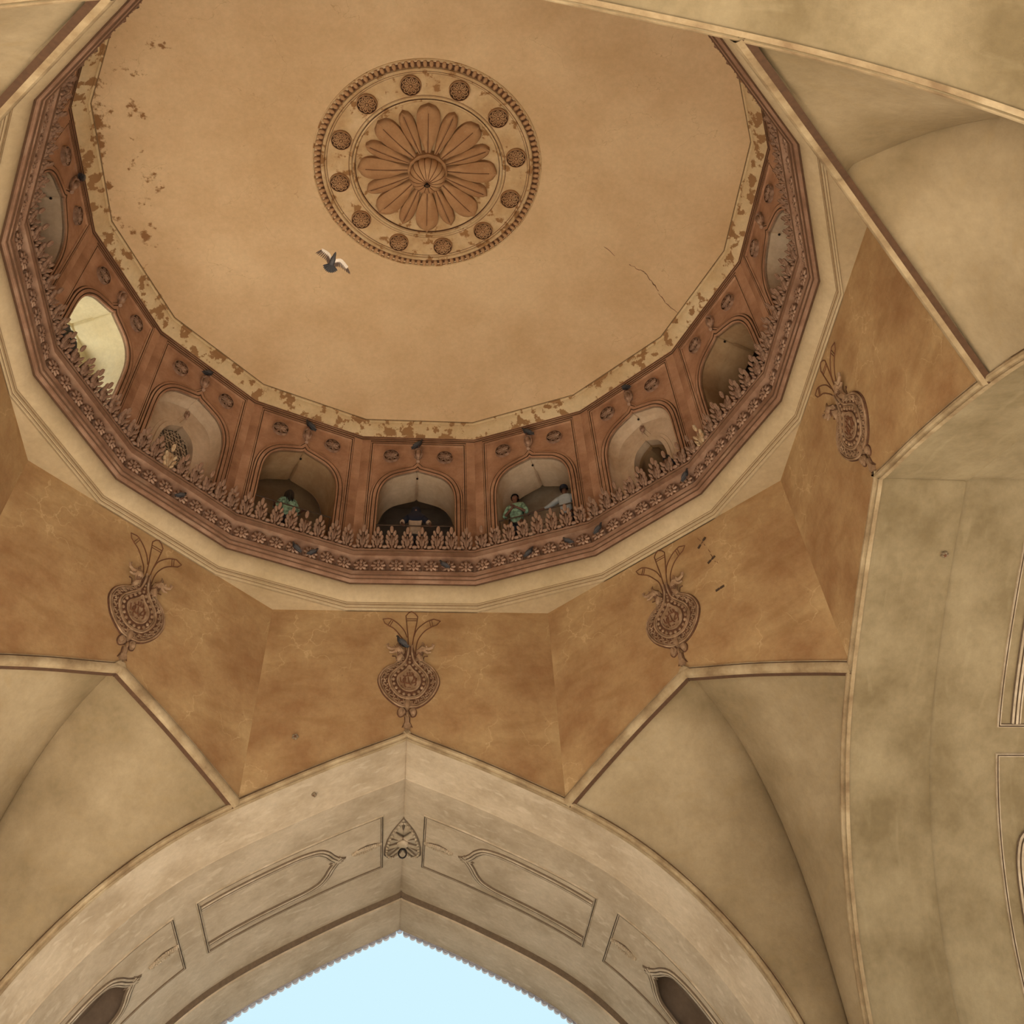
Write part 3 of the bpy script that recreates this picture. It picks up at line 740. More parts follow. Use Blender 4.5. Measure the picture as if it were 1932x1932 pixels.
for q, (nm, sidename) in enumerate([('wall_front', 'front'), ('wall_right', 'right'), ('wall_back', 'back'), ('wall_left', 'left')]):
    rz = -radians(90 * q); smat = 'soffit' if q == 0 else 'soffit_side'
    facade = MB(); zt = 16.0; full = ARCH; V = []; Fc = []
    for h, z in full: V += [F(h * 1.0, AP + OUT_D, z - 0.215 if abs(h) < 6.84 else z), F(h, AP + OUT_D, zt)]
    for i in range(len(full) - 1): Fc.append((2 * i, 2 * i + 2, 2 * i + 3, 2 * i + 1))
    facade.add(V, Fc)
    for s in (-1, 1): facade.add([F(s * 6.63, AP + OUT_D, ZF), F(s * (AP + OUT_D), AP + OUT_D, ZF), F(s * (AP + OUT_D), AP + OUT_D, zt), F(s * 6.63, AP + OUT_D, zt)], [(0, 1, 2, 3)])
    root = facade.obj(nm, 'facade', rot=(0, 0, rz), kind='structure')
    for s in (-1, 1):
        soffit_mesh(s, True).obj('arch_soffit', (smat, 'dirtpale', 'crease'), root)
        piece = MB().add([F(s * 6.85, AP, ZF), F(s * AP, AP, ZF), F(s * AP, AP, 4.4), F(s * 6.81, AP, 4.4)], [(0, 1, 2, 3)])
        piece.obj('pier_face', 'squinch', root)
        fm1 = lambda u, v, n, s=s: S(u, v, MLV + n, s)
        def dens(p, st=0.2):
            o = [p[0]]
            for a, b in zip(p, p[1:]):
                n_ = max(1, int(hypot(b[0] - a[0], b[1] - a[1]) / st))
                o += [(a[0] + (b[0] - a[0]) * t / n_, a[1] + (b[1] - a[1]) * t / n_) for t in range(1, n_ + 1)]
            return o
        rect = lambda f_: dens([(f_[0], D0), (f_[1], D0), (f_[1], D1), (f_[0], D1), (f_[0], D0)])[:-1]
        pn = MB().add(*sweep(rect(fr1), PAN, fm1, True)); pn.obj('panel_frame', ('mould', 'dirtpale'), root)
        pn2 = MB().add(*sweep(rect(fr2), PAN, fm1, True)); pn2.obj('panel_frame', ('mould', 'dirtpale'), root)
        a1 = archpanel(s_of_h(1.24), fr1[1] - 0.05, 0.86)
        pth = [(x, DC + w_) for x, w_ in a1[::-1]] + [(x, DC - w_) for x, w_ in a1[1:]]
        MB().add(*sweep(dens(pth)[::-1], [(-p[0],) + tuple(p[1:]) for p in ARM], fm1)).obj('panel_arch', ('mould', 'dirtpale'), root)
        pth2 = [(x, DC + w_) for x, w_ in AP2[::-1]] + [(x, DC - w_) for x, w_ in AP2[1:]]
        MB().add(*sweep(dens(pth2)[::-1], [(-p[0],) + tuple(p[1:]) for p in ARM], fm1)).obj('niche_arch', ('mould', 'dirtpale'), root)
        pb = dens(pth2)
        rec = MB().add(*sweep(pb, [(0, 0.0), (0, -0.55)], fm1))
        bk = [(fr2[0] + 0.1, D0), (fr2[1], D0), (fr2[1], D1), (fr2[0] + 0.1, D1)]
        ns_ = 16; V = []; Fc = []
        for i in range(ns_ + 1):
            ss_ = fr2[0] + 0.1 + (fr2[1] - fr2[0]) * i / ns_; V += [S(ss_, D0, MLV - 0.55, s), S(ss_, D1, MLV - 0.55, s)]
        for i in range(ns_): Fc.append((2 * i, 2 * i + 1, 2 * i + 3, 2 * i + 2))
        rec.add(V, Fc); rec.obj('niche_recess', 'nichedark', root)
        for stip, sfr in ((s_of_h(1.10), fr1[0]), (s_of_h(4.80), fr2[0])):
            L = stip - sfr - 0.06
            lf = leaf_spray(L); lf.v = [S(stip - 0.02 - x, DC + y, MLV + z, s) for x, y, z in lf.v]
            lf.obj('leaf_finial', ('mould', 'dirtpale'), root)
    link('arch_rib', me_rib, root); link('spandrel', me_span, root)
    if q == 0:
        cusp = MB().add(*plate([(0.085 * cos(a), 0.085 * sin(a)) for a in [pi * k / 8 for k in range(9)]], 0.0, 0.10, lambda u, v, n: (u, n, -v))).mesh('cusp', 'facade')
        for s in (-1, 1):
            for i in range(60):
                ss_ = 0.12 + i * 0.172
                p0 = Vector(S(ss_, OUT_D + 0.02, N0 + 0.085, s)); p1 = Vector(S(ss_ + 0.05, OUT_D + 0.02, N0 + 0.085, s))
                t = (p1 - p0).normalized(); dn = Vector(S(ss_, OUT_D, N0 + 1.0, s)) - Vector(S(ss_, OUT_D, N0, s)); dn.normalize()
                y = Vector((0, -1, 0)); mm_ = Matrix(((t.x, y.x, -dn.x, p0.x), (t.y, y.y, -dn.y, p0.y), (t.z, y.z, -dn.z, p0.z), (0, 0, 0, 1)))
                link('cusp', cusp, root, mat4=mm_)

# squinches in the four corners
RIDGE = [(AP, 11.0), (8.18, 10.65), (8.93, 10.15), (9.45, 9.50), (9.85, 8.75), (10.10, 7.95), (10.20, 7.0), (10.23, 6.0), (10.23, 5.0), (10.23, 4.0)]
def resample(pts, n):
    d = [0.0]
    for a, b in zip(pts, pts[1:]): d.append(d[-1] + (Vector(b) - Vector(a)).length)
    out = []
    for i in range(n + 1):
        t = d[-1] * i / n; j = 0
        while j < len(d) - 2 and d[j + 1] < t: j += 1
        f = (t - d[j]) / max(1e-9, d[j + 1] - d[j]); out.append(Vector(pts[j]).lerp(Vector(pts[j + 1]), f))
    return out
c45 = cos(pi / 4)
def squinch(side):
    # local frame of the diagonal face: F(h, r, z) with r along the diagonal
    NU, NV = 36, 18
    ridge = resample([F(0, r, z) for r, z in spline(RIDGE, 5)], NU)
    top = resample([F(side * h, AP + 0.03, z - 0.19) for h, z in HS if h < hv] + [F(side * hv, AP, zout(hv) - 0.19)], NV)
    # main-arch outline on the adjoining wall, expressed in the diagonal frame
    right = []
    for h, z in [(hv, zout(hv) - 0.12)] + [(h, z) for h, z in HS if h > hv and z >= 4.0]:
        # wall frame: point (h along wall, AP); diagonal frame turned by 45 deg
        hh = AP * sin(pi / 4) - h * cos(pi / 4); rr = AP * cos(pi / 4) + h * sin(pi / 4)
        right.append(F(side * hh, rr + 0.0, z - (0.05 if h < 6.8 else 0)))
    right = resample(right, NU); bot = resample([ridge[-1], right[-1]], NV)
    ridge[0] = top[0].copy(); V = []; Fc = []
    c00, c01, c10, c11 = top[0], top[-1], bot[0], bot[-1]
    for i in range(NU + 1):
        u = i / NU
        for j in range(NV + 1):
            v = j / NV
            P_ = ridge[i] * (1 - v) + right[i] * v + top[j] * (1 - u) + bot[j] * u - (c00 * (1 - u) * (1 - v) + c01 * (1 - u) * v + c10 * u * (1 - v) + c11 * u * v)
            bl = -0.24 * sin(pi * u) ** 0.8 * sin(pi * v ** 0.8)          # the shell swells towards the room
            P_ = P_ + Vector((side * -0.35, -0.55, 0.75)) * bl * 0.8
            V.append(P_)
    for i in range(NU):
        for j in range(NV): Fc.append((i * (NV + 1) + j, i * (NV + 1) + j + 1, (i + 1) * (NV + 1) + j + 1, (i + 1) * (NV + 1) + j))
    return V, Fc
me_sq = [MB().add(*squinch(s)).mesh('squinch_vault', 'squinch', 60) for s in (-1, 1)]
for q, nm in enumerate(['wall_front_right', 'wall_back_right', 'wall_back_left', 'wall_front_left']):
    rz = -radians(90 * q + 45)
    root = link(nm, me_span, None, (0, 0, 0), (0, 0, rz), kind='structure')
    link('arch_rib', me_rib2, root)
    for me in me_sq: link('squinch_vault', me, root)
# roof slab and outer shell so daylight enters only through the openings
sh = MB(); R_ = AP + OUT_D
sh.add([(-R_, -R_, 16), (R_, -R_, 16), (R_, R_, 16), (-R_, R_, 16)] + [(-10.5 , -10.5, 16), (10.5, -10.5, 16), (10.5, 10.5, 16), (-10.5, 10.5, 16)], [(0, 1, 5, 4), (1, 2, 6, 5), (2, 3, 7, 6), (3, 0, 4, 7)])
sh.add([(-10.5, -10.5, 16), (10.5, -10.5, 16), (10.5, 10.5, 16), (-10.5, 10.5, 16), (-10.5, -10.5, 21.2), (10.5, -10.5, 21.2), (10.5, 10.5, 21.2), (-10.5, 10.5, 21.2)],
       [(0, 1, 5, 4), (1, 2, 6, 5), (2, 3, 7, 6), (3, 0, 4, 7), (4, 5, 6, 7)])
sh.obj('roof', 'facade', kind='structure')
# ------------------------------------------------------------------ plaster emblems over the arch tips
E_ = dict(
 outR=[(-0.076,11.491),(0.099,11.513),(0.25,11.605),(0.385,11.754),(0.475,11.932),(0.507,12.094),(0.461,12.275),(0.356,12.421),(0.226,12.522),(0.145,12.60)],
 outL=[(-0.076,11.491),(-0.244,11.516),(-0.426,11.644),(-0.572,11.8),(-0.669,11.994),(-0.694,12.155),(-0.634,12.319),(-0.515,12.431),(-0.392,12.497),(-0.32,12.59)],
 midR=[(-0.075,11.672),(0.093,11.709),(0.213,11.824),(0.294,11.984),(0.307,12.11),(0.257,12.255),(0.15,12.382),(0.036,12.511),(-0.025,12.641),(-0.051,12.792),(-0.052,12.946)],
 midL=[(-0.075,11.672),(-0.246,11.715),(-0.382,11.837),(-0.475,11.995),(-0.499,12.139),(-0.451,12.266),(-0.339,12.387),(-0.218,12.508),(-0.152,12.64),(-0.127,12.81),(-0.135,12.944)],
 inn=[(-0.092,12.445),(-0.022,12.344),(0.076,12.253),(0.134,12.145),(0.13,12.019),(0.079,11.911),(-0.005,11.857),(-0.082,11.848),(-0.176,11.874),(-0.272,11.962),(-0.325,12.086),(-0.314,12.195),(-0.24,12.277),(-0.149,12.361)],
 stemC=[(-0.135,12.944),(-0.15,13.197),(-0.179,13.434),(-0.213,13.737),(-0.158,13.815),(-0.097,13.85),(-0.016,13.80),(0.042,13.721),(0.012,13.457),(-0.028,13.199),(-0.052,12.946)],
 stemR=[(-0.023,13.199),(0.024,13.358),(0.119,13.479),(0.248,13.592),(0.397,13.655),(0.534,13.603),(0.457,13.504),(0.351,13.452),(0.205,13.34),(0.087,13.161),(0.036,12.985),(0.025,12.736)],
 stemL=[(-0.166,13.177),(-0.238,13.354),(-0.36,13.512),(-0.498,13.63),(-0.582,13.659),(-0.705,13.643),(-0.658,13.537),(-0.58,13.478),(-0.453,13.39),(-0.314,13.214),(-0.217,13.04),(-0.189,12.753)])
BANDS = [[(-0.188,13.656),(0.022,13.659)],[(-0.186,13.605),(0.016,13.608)],[(0.298,13.603),(0.334,13.452)],[(0.347,13.624),(0.376,13.453)],[(-0.515,13.64),(-0.582,13.498)],[(-0.478,13.621),(-0.542,13.469)]]
STROKES = [[(-0.137,12.269),(-0.13,12.197),(-0.189,12.182),(-0.213,12.205)],[(-0.086,12.288),(-0.077,12.201),(-0.13,12.193)],[(-0.039,12.279),(-0.029,12.198),(-0.077,12.201)],[(-0.011,12.252),(0.009,12.125)],
 [(-0.274,12.159),(-0.254,12.06),(-0.206,12.034),(-0.168,12.07),(-0.163,12.142),(-0.202,12.133),(-0.207,12.069),(-0.119,12.016),(-0.073,12.035)],[(-0.173,12.178),(-0.18,11.98),(-0.147,11.927)],
 [(-0.109,12.161),(-0.089,12.035),(-0.04,11.972)],[(-0.042,12.017),(-0.006,12.107),(0.032,12.144),(0.043,12.054),(-0.026,12.017)],[(0.023,12.18),(0.052,12.018),(0.03,11.964)],[(0.06,12.144),(0.058,12.072)],
 [(-0.10,12.325),(-0.085,12.34),(-0.07,12.325)]]
DOTS = [(-0.238,11.965),(-0.209,11.926),(-0.103,11.924),(-0.066,11.924)]
BUD = [(-0.106,11.681),(-0.035,11.629),(-0.017,11.56),(-0.066,11.44),(-0.095,11.405),(-0.143,11.456),(-0.19,11.559),(-0.173,11.637)]
LOBER = [(-0.065,11.406),(-0.036,11.457),(0.039,11.475),(0.08,11.406),(0.06,11.313),(0.0,11.287),(-0.032,11.338)]
LOBEL = [(-0.124,11.371),(-0.158,11.456),(-0.22,11.49),(-0.279,11.438),(-0.29,11.353),(-0.241,11.286),(-0.167,11.32)]
NECK = [(-0.061,11.304),(-0.055,11.169),(-0.007,11.07),(-0.095,11.0),(-0.171,11.069),(-0.131,11.169),(-0.136,11.303)]
U0, V0 = 0.09, 11.02
def fe(u, v, n): return (-(u + U0), n, v - V0)
def e3(pts, n): return [fe(u, v, n) for u, v in pts]
def lerp2(A, B, n):
    """n+1 points half way between two outlines"""
    a = resample([(x, y, 0) for x, y in A], n); b = resample([(x, y, 0) for x, y in B], n)
    return [((p.x + q.x) / 2, (p.y + q.y) / 2, (q - p)) for p, q in zip(a, b)]
def emblem_parts():
    P_ = []
    oR, oL = spline(E_['outR'], 5), spline(E_['outL'], 5)
    mR, mL = spline(E_['midR'], 5), spline(E_['midL'], 5)
    body = oR + [(0.04, 12.72), (-0.04, 12.95), (-0.14, 12.95), (-0.21, 12.72)] + oL[::-1][:-1]
    mb = MB().add(*plate(body, -0.02, 0.035, fe, 0.02)); mb.m[-1] = 1
    for o in (oR, oL): mb.add(*tube(e3([(-0.09 + (x + 0.09) * 1.035, 12.06 + (y - 12.06) * 1.035) for x, y in o], 0.006), 0.017, 5), 1)  # dark tube just outside the rim: a painted shadow line
    for o, r in ((oR, 0.020), (oL, 0.020)):
        mb.add(*tube(e3(o, 0.04), r, 6)); mb.add(*tube(e3([(x * 0.93 - 0.0065, (y - 12.06) * 0.93 + 12.06) for x, y in o[:-4]], 0.04), 0.012, 5))
    for o in (mR, mL):
        mb.add(*tube(e3(o, 0.045), 0.022, 6)); mb.add(*tube(e3([(x * 0.90 - 0.0095, (y - 12.05) * 0.91 + 12.05) for x, y in o[:-12]], 0.045), 0.012, 5))
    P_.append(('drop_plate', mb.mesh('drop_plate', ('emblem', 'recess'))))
    inn = spline(E_['inn'], 5, True)
    mb = MB().add(*plate(inn[::-1], 0.02, 0.05, fe)); mb.add(*tube(e3(inn, 0.055), 0.017, 6, True))
    P_.append(('inner_drop', mb.mesh('inner_drop', 'emblem')))
    mb = MB()
    for st in STROKES: mb.add(*tube(e3(spline(st, 3), 0.055), 0.0135, 5))
    for d in DOTS: mb.add(*ball(fe(*d, 0.055), 0.014, 6, 4))
    P_.append(('inscription', mb.mesh('inscription', ('groove',))))
    mb = MB()
    for A_, B_, nn in ((oR, [p for p in mR if p[1] < 12.62], 21), (oL, [p for p in mL if p[1] < 12.62], 21)):
        for i, (x, y, d) in enumerate(lerp2(A_, B_, nn)):
            if i == 0: continue
            an = atan2(d.y, d.x) + (0.7 if i % 2 else -0.7)
            q = Matrix.Rotation(-an, 3, 'Y').to_3x3()
            c = Vector(fe(x, y, 0.045)); ax = Vector((-cos(an), 0, sin(an))) * 0.045
            sd = Vector((sin(an), 0, cos(an))) * 0.018
            mb.add(*tube([c - ax, c - ax * 0.4 + sd, c + ax * 0.4 - sd, c + ax], [0.008, 0.015, 0.015, 0.008], 5))
            mb.add(*ball(c + ax * 1.0 + sd, 0.016, 6, 4)); mb.add(*ball(c - ax - sd, 0.014, 6, 4))
    P_.append(('scrollwork', mb.mesh('scrollwork', 'emblem')))
    mb = MB()
    mid = [p for p in mR if p[1] < 12.5]; midl = [p for p in mL if p[1] < 12.5]
    innR = spline(E_['inn'][:8], 5); innL = spline([E_['inn'][7]] + E_['inn'][8:] + [E_['inn'][0]], 5)
    for A_, B_ in ((mid, innR[::-1]), (midl, innL)):
        for i, (x, y, d) in enumerate(lerp2(A_, B_, 9)):
            mb.add(*ball(fe(x, y, 0.045), (0.034, 0.022, 0.034), 8, 5))
    for x, y, r_ in ((-0.092, 12.53, 0.03), (-0.092, 12.61, 0.024), (-0.092, 12.68, 0.018)): mb.add(*ball(fe(x, y, 0.045), (r_, 0.02, r_ * 1.2), 8, 5))
    P_.append(('pearls', mb.mesh('pearls', 'emblem')))
    for nm in ('stemC', 'stemR', 'stemL'):
        st = E_[nm]; mb = MB(); cl = nm == 'stemC'
        pts = st if cl else spline(st[:5], 4)[:-1] + st[4:7] + spline(st[7:], 4)
        if cl: pts = spline(st[:4], 4)[:-1] + st[3:8] + spline(st[7:], 4)[1:]
        mb.add(*tube(e3(pts, 0.004), 0.0125, 5))
        bs = {'stemC': BANDS[:2], 'stemR': BANDS[2:4], 'stemL': BANDS[4:]}[nm]
        for b_ in bs: mb.add(*tube(e3(b_, 0.004), 0.009, 4))
        P_.append(('incised_stem', mb.mesh('incised_stem', ('groove',))))
    mb = MB()
    for o in (BUD, LOBER, LOBEL, NECK): mb.add(*plate(spline(o, 3, True)[::-1], -0.02, 0.05, fe, 0.12))
    for o in (BUD, LOBER, LOBEL): mb.add(*tube(e3(spline(o, 3, True), 0.008), 0.016, 4, True), 1)  # shadow outline of bud and lobes, painted as dark tubes
    mb.add(*tube([fe(-0.045, 11.30, 0), fe(-0.04, 11.17, 0), fe(0.01, 11.06, 0)], 0.012, 4), 1); mb.add(*tube([fe(-0.15, 11.30, 0), fe(-0.145, 11.17, 0), fe(-0.19, 11.06, 0)], 0.012, 4), 1)
    mb.add(*ball(fe(-0.10, 11.54, 0.06), (0.055, 0.04, 0.10), 8, 6)); mb.add(*ball(fe(0.02, 11.39, 0.05), (0.05, 0.035, 0.07), 8, 6)); mb.add(*ball(fe(-0.23, 11.40, 0.05), (0.05, 0.035, 0.07), 8, 6))
    mb.add(*ball(fe(-0.095, 11.33, 0.06), (0.03, 0.035, 0.06), 8, 6))
    P_.append(('leaf_base', mb.mesh('leaf_base', ('emblem', 'recess'))))
    for sgn in (-1, 1):
        def hp(u, v, n): return fe(-0.09 + sgn * u, v, n)
        mb = MB()
        mb.add(*tube([hp(0.245, 12.56, 0.03), hp(0.20, 12.66, 0.05), hp(0.20, 12.76, 0.075), hp(0.26, 12.81, 0.10), hp(0.33, 12.80, 0.11)], [0.045, 0.07, 0.085, 0.085, 0.06], 8))
        for k in range(7):                     # ridges of the mane
            v = 12.66 + 0.030 * k; mb.add(*tube([hp(0.12 + 0.006 * k, v, 0.06), hp(0.17 + 0.01 * k, v + 0.015, 0.145), hp(0.26 + 0.004 * k, v - 0.03, 0.12)], 0.0075, 4), 1)
        mb.add(*tube([hp(0.30, 12.82, 0.11), hp(0.39, 12.80, 0.12), hp(0.46, 12.84, 0.12), hp(0.485, 12.90, 0.12), hp(0.45, 12.925, 0.12)], [0.055, 0.035, 0.03, 0.028, 0.018], 7))
        mb.add(*tube([hp(0.30, 12.77, 0.10), hp(0.37, 12.72, 0.11), hp(0.43, 12.735, 0.11)], [0.04, 0.028, 0.018], 6))
        mb.add(*tube([hp(0.25, 12.86, 0.10), hp(0.27, 12.93, 0.11), hp(0.25, 12.985, 0.10)], [0.035, 0.026, 0.008], 6))
        mb.add(*ball(hp(0.335, 12.845, 0.155), 0.018, 7, 5))
        mb.add(*tube([hp(0.155, 12.60, 0.0), hp(0.115, 12.75, 0.0), hp(0.19, 12.87, 0.0)], 0.014, 4), 1); mb.add(*tube([hp(0.27, 12.60, 0.0), hp(0.30, 12.70, 0.0), hp(0.37, 12.69, 0.03)], 0.014, 4), 1)  # dark tubes paint the shadow edge behind the head
        h = mb.mesh('beast_head', ('emblem', 'recess')); P_.append(('beast_head', h))
    return P_
EM = emblem_parts()
for th, lb in ((0, 'drop-shaped plaster emblem with beast heads above the tip of the open front arch'),
               (45, 'drop-shaped plaster emblem with beast heads above the right squinch arch'),
               (90, 'foreshortened drop-shaped plaster emblem above the tip of the right side arch'),
               (-45, 'drop-shaped plaster emblem with beast heads above the left squinch arch')):
    r4 = Matrix.Rotation(-radians(th), 4, 'Z') @ Matrix.Translation(F(0, AP, V0))
    t = thing('plaster_emblem', lb, 'emblem', r4.to_translation(), (0, 0, -radians(th)), 'drop-shaped plaster emblems above the arch tips')
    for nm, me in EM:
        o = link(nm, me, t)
        if nm in ('scrollwork', 'pearls'): o['kind'] = 'stuff'

# ------------------------------------------------------------------ shell boss with iron ring at the crown of the front arch
kb = thing('shell_boss', 'fluted heart-shaped plaster shell with a black iron ring under the front arch crown', 'boss', F(0, AP + 3.78, 10.86))
D_ = 3.78
def fk(side, u, w_, n):       # u: distance from the ridge, w_: depth offset, n: towards the void
    p = Vector(S(max(u, 0.0) + 0.02, D_ + w_, MLV + n, side)); return tuple(p - Vector(F(0, AP + D_, 10.86)))
def heart(a):                 # a: 0 at the upper point .. pi at the notch below
    P0 = [(0.0, -0.62), (0.12, -0.50), (0.25, -0.30), (0.34, -0.05), (0.385, 0.20), (0.40, 0.46), (0.31, 0.66), (0.16, 0.64), (0.0, 0.36)]
    t = a / pi * (len(P0) - 1); i = min(int(t), len(P0) - 2); f = t - i
    return ((P0[i][0] * (1 - f) + P0[i + 1][0] * f) * 1.15, (P0[i][1] * (1 - f) + P0[i + 1][1] * f) * 1.12)
sh_ = MB(); gv = MB()
for side in (-1, 1):
    V = []; Fc = []; NA, NRr = 40, 8
    for i in range(NA + 1):
        x, y = heart(pi * i / NA); fl_ = abs(sin(i / NA * pi * 4.5))
        for j in range(NRr + 1):
            t = j / NRr; hgt = 0.03 + 0.05 * (1 - t) + (0.045 * fl_ * sin(pi * min(1, t * 1.1)) if t > 0.15 else 0.03)
            if j == NRr: hgt = -0.02
            V.append(fk(side, x * t, 0.12 * (1 - t) + y * t, hgt))
    for i in range(NA):
        for j in range(NRr): Fc.append((i * (NRr + 1) + j, i * (NRr + 1) + j + 1, (i + 1) * (NRr + 1) + j + 1, (i + 1) * (NRr + 1) + j))
    sh_.add(V, Fc)
    for i in range(2, 40, 2):
        x, y = heart(pi * i / 40); sh_.add(*ball(fk(side, x * 0.95, 0.006 + y * 0.95, 0.045), 0.030, 6, 4))
    for i in range(10):
        x, y = heart(pi * (i / 9.0)); gv.add(*tube([fk(side, x * t, 0.12 * (1 - t) + y * t, 0.060 + 0.05 * (1 - t)) for t in (0.30, 0.6, 0.9)], 0.017, 5))
    gv.add(*tube([fk(side, heart(pi * i / 30)[0] * 1.03, heart(pi * i / 30)[1] * 1.03, 0.01) for i in range(31)], 0.016, 4))
sh_.obj('shell', 'mould', kb, 60); gv.obj('flute_groove', 'dirtpale', kb)
MB().add(*ball((0, -0.10, -0.13), (0.13, 0.13, 0.08), 10, 6)).obj('hub', 'mould', kb)
rg_ = MB().add(*tube([(0.085 * sin(a), -0.16 + 0.03 * cos(a), -0.30 + 0.085 * cos(a)) for a in [2 * pi * k / 16 for k in range(16)]], 0.017, 6, True)).add(*tube([(0, -0.13, -0.16), (0, -0.14, -0.24)], 0.02, 6))
rg_.obj('iron_ring', 'black_iron', kb)

# ------------------------------------------------------------------ iron rails across three of the gallery openings
for k, lb in ((-1, 'thin iron rail across the gallery opening just left of the centre one'), (0, 'thin iron rail across the centre gallery opening'), (1, 'thin iron rail across the gallery opening just right of the centre one')):
    t = thing('guard_rail', lb, 'railing', Matrix.Rotation(-radians(22.5 * k), 3, 'Z') @ Vector(F(0, 7.62, 15.74)), (0, 0, -radians(22.5 * k)), 'iron rails across the gallery openings')
    for zz, rr_ in ((1.00, 0.016), (0.55, 0.013)): MB().add(*tube([(-0.97, 0, zz), (0, 0.004, zz - 0.01), (0.97, 0, zz)], rr_, 6)).obj('rail', 'iron', t)
    for x in (-0.93, 0.93): MB().add(*tube([(x, 0, 0), (x, 0, 1.03)], 0.014, 6)).obj('post', 'iron', t)

# ------------------------------------------------------------------ people in the gallery
def skin_obj(name, verts, edges, mat, parent, sub=1, root=0):
    """verts: [(x, y, z, rx[, ry])]"""
    bm = bmesh.new(); ly = bm.verts.layers.skin.verify(); vs = []
    for q in verts:
        v = bm.verts.new(q[:3]); v[ly].radius = (q[3], q[4] if len(q) > 4 else q[3]); vs.append(v)
    for a, b in edges: bm.edges.new((vs[a], vs[b]))
    vs[root][ly].use_root = True
    me = bpy.data.meshes.new(name); bm.to_mesh(me); bm.free(); me.materials.append(M[mat])
    o = link(name, me, parent)
    md = o.modifiers.new('skin', 'SKIN'); md.use_smooth_shade = True
    sb = o.modifiers.new('sub', 'SUBSURF'); sb.levels = sub; sb.render_levels = sub
    return o

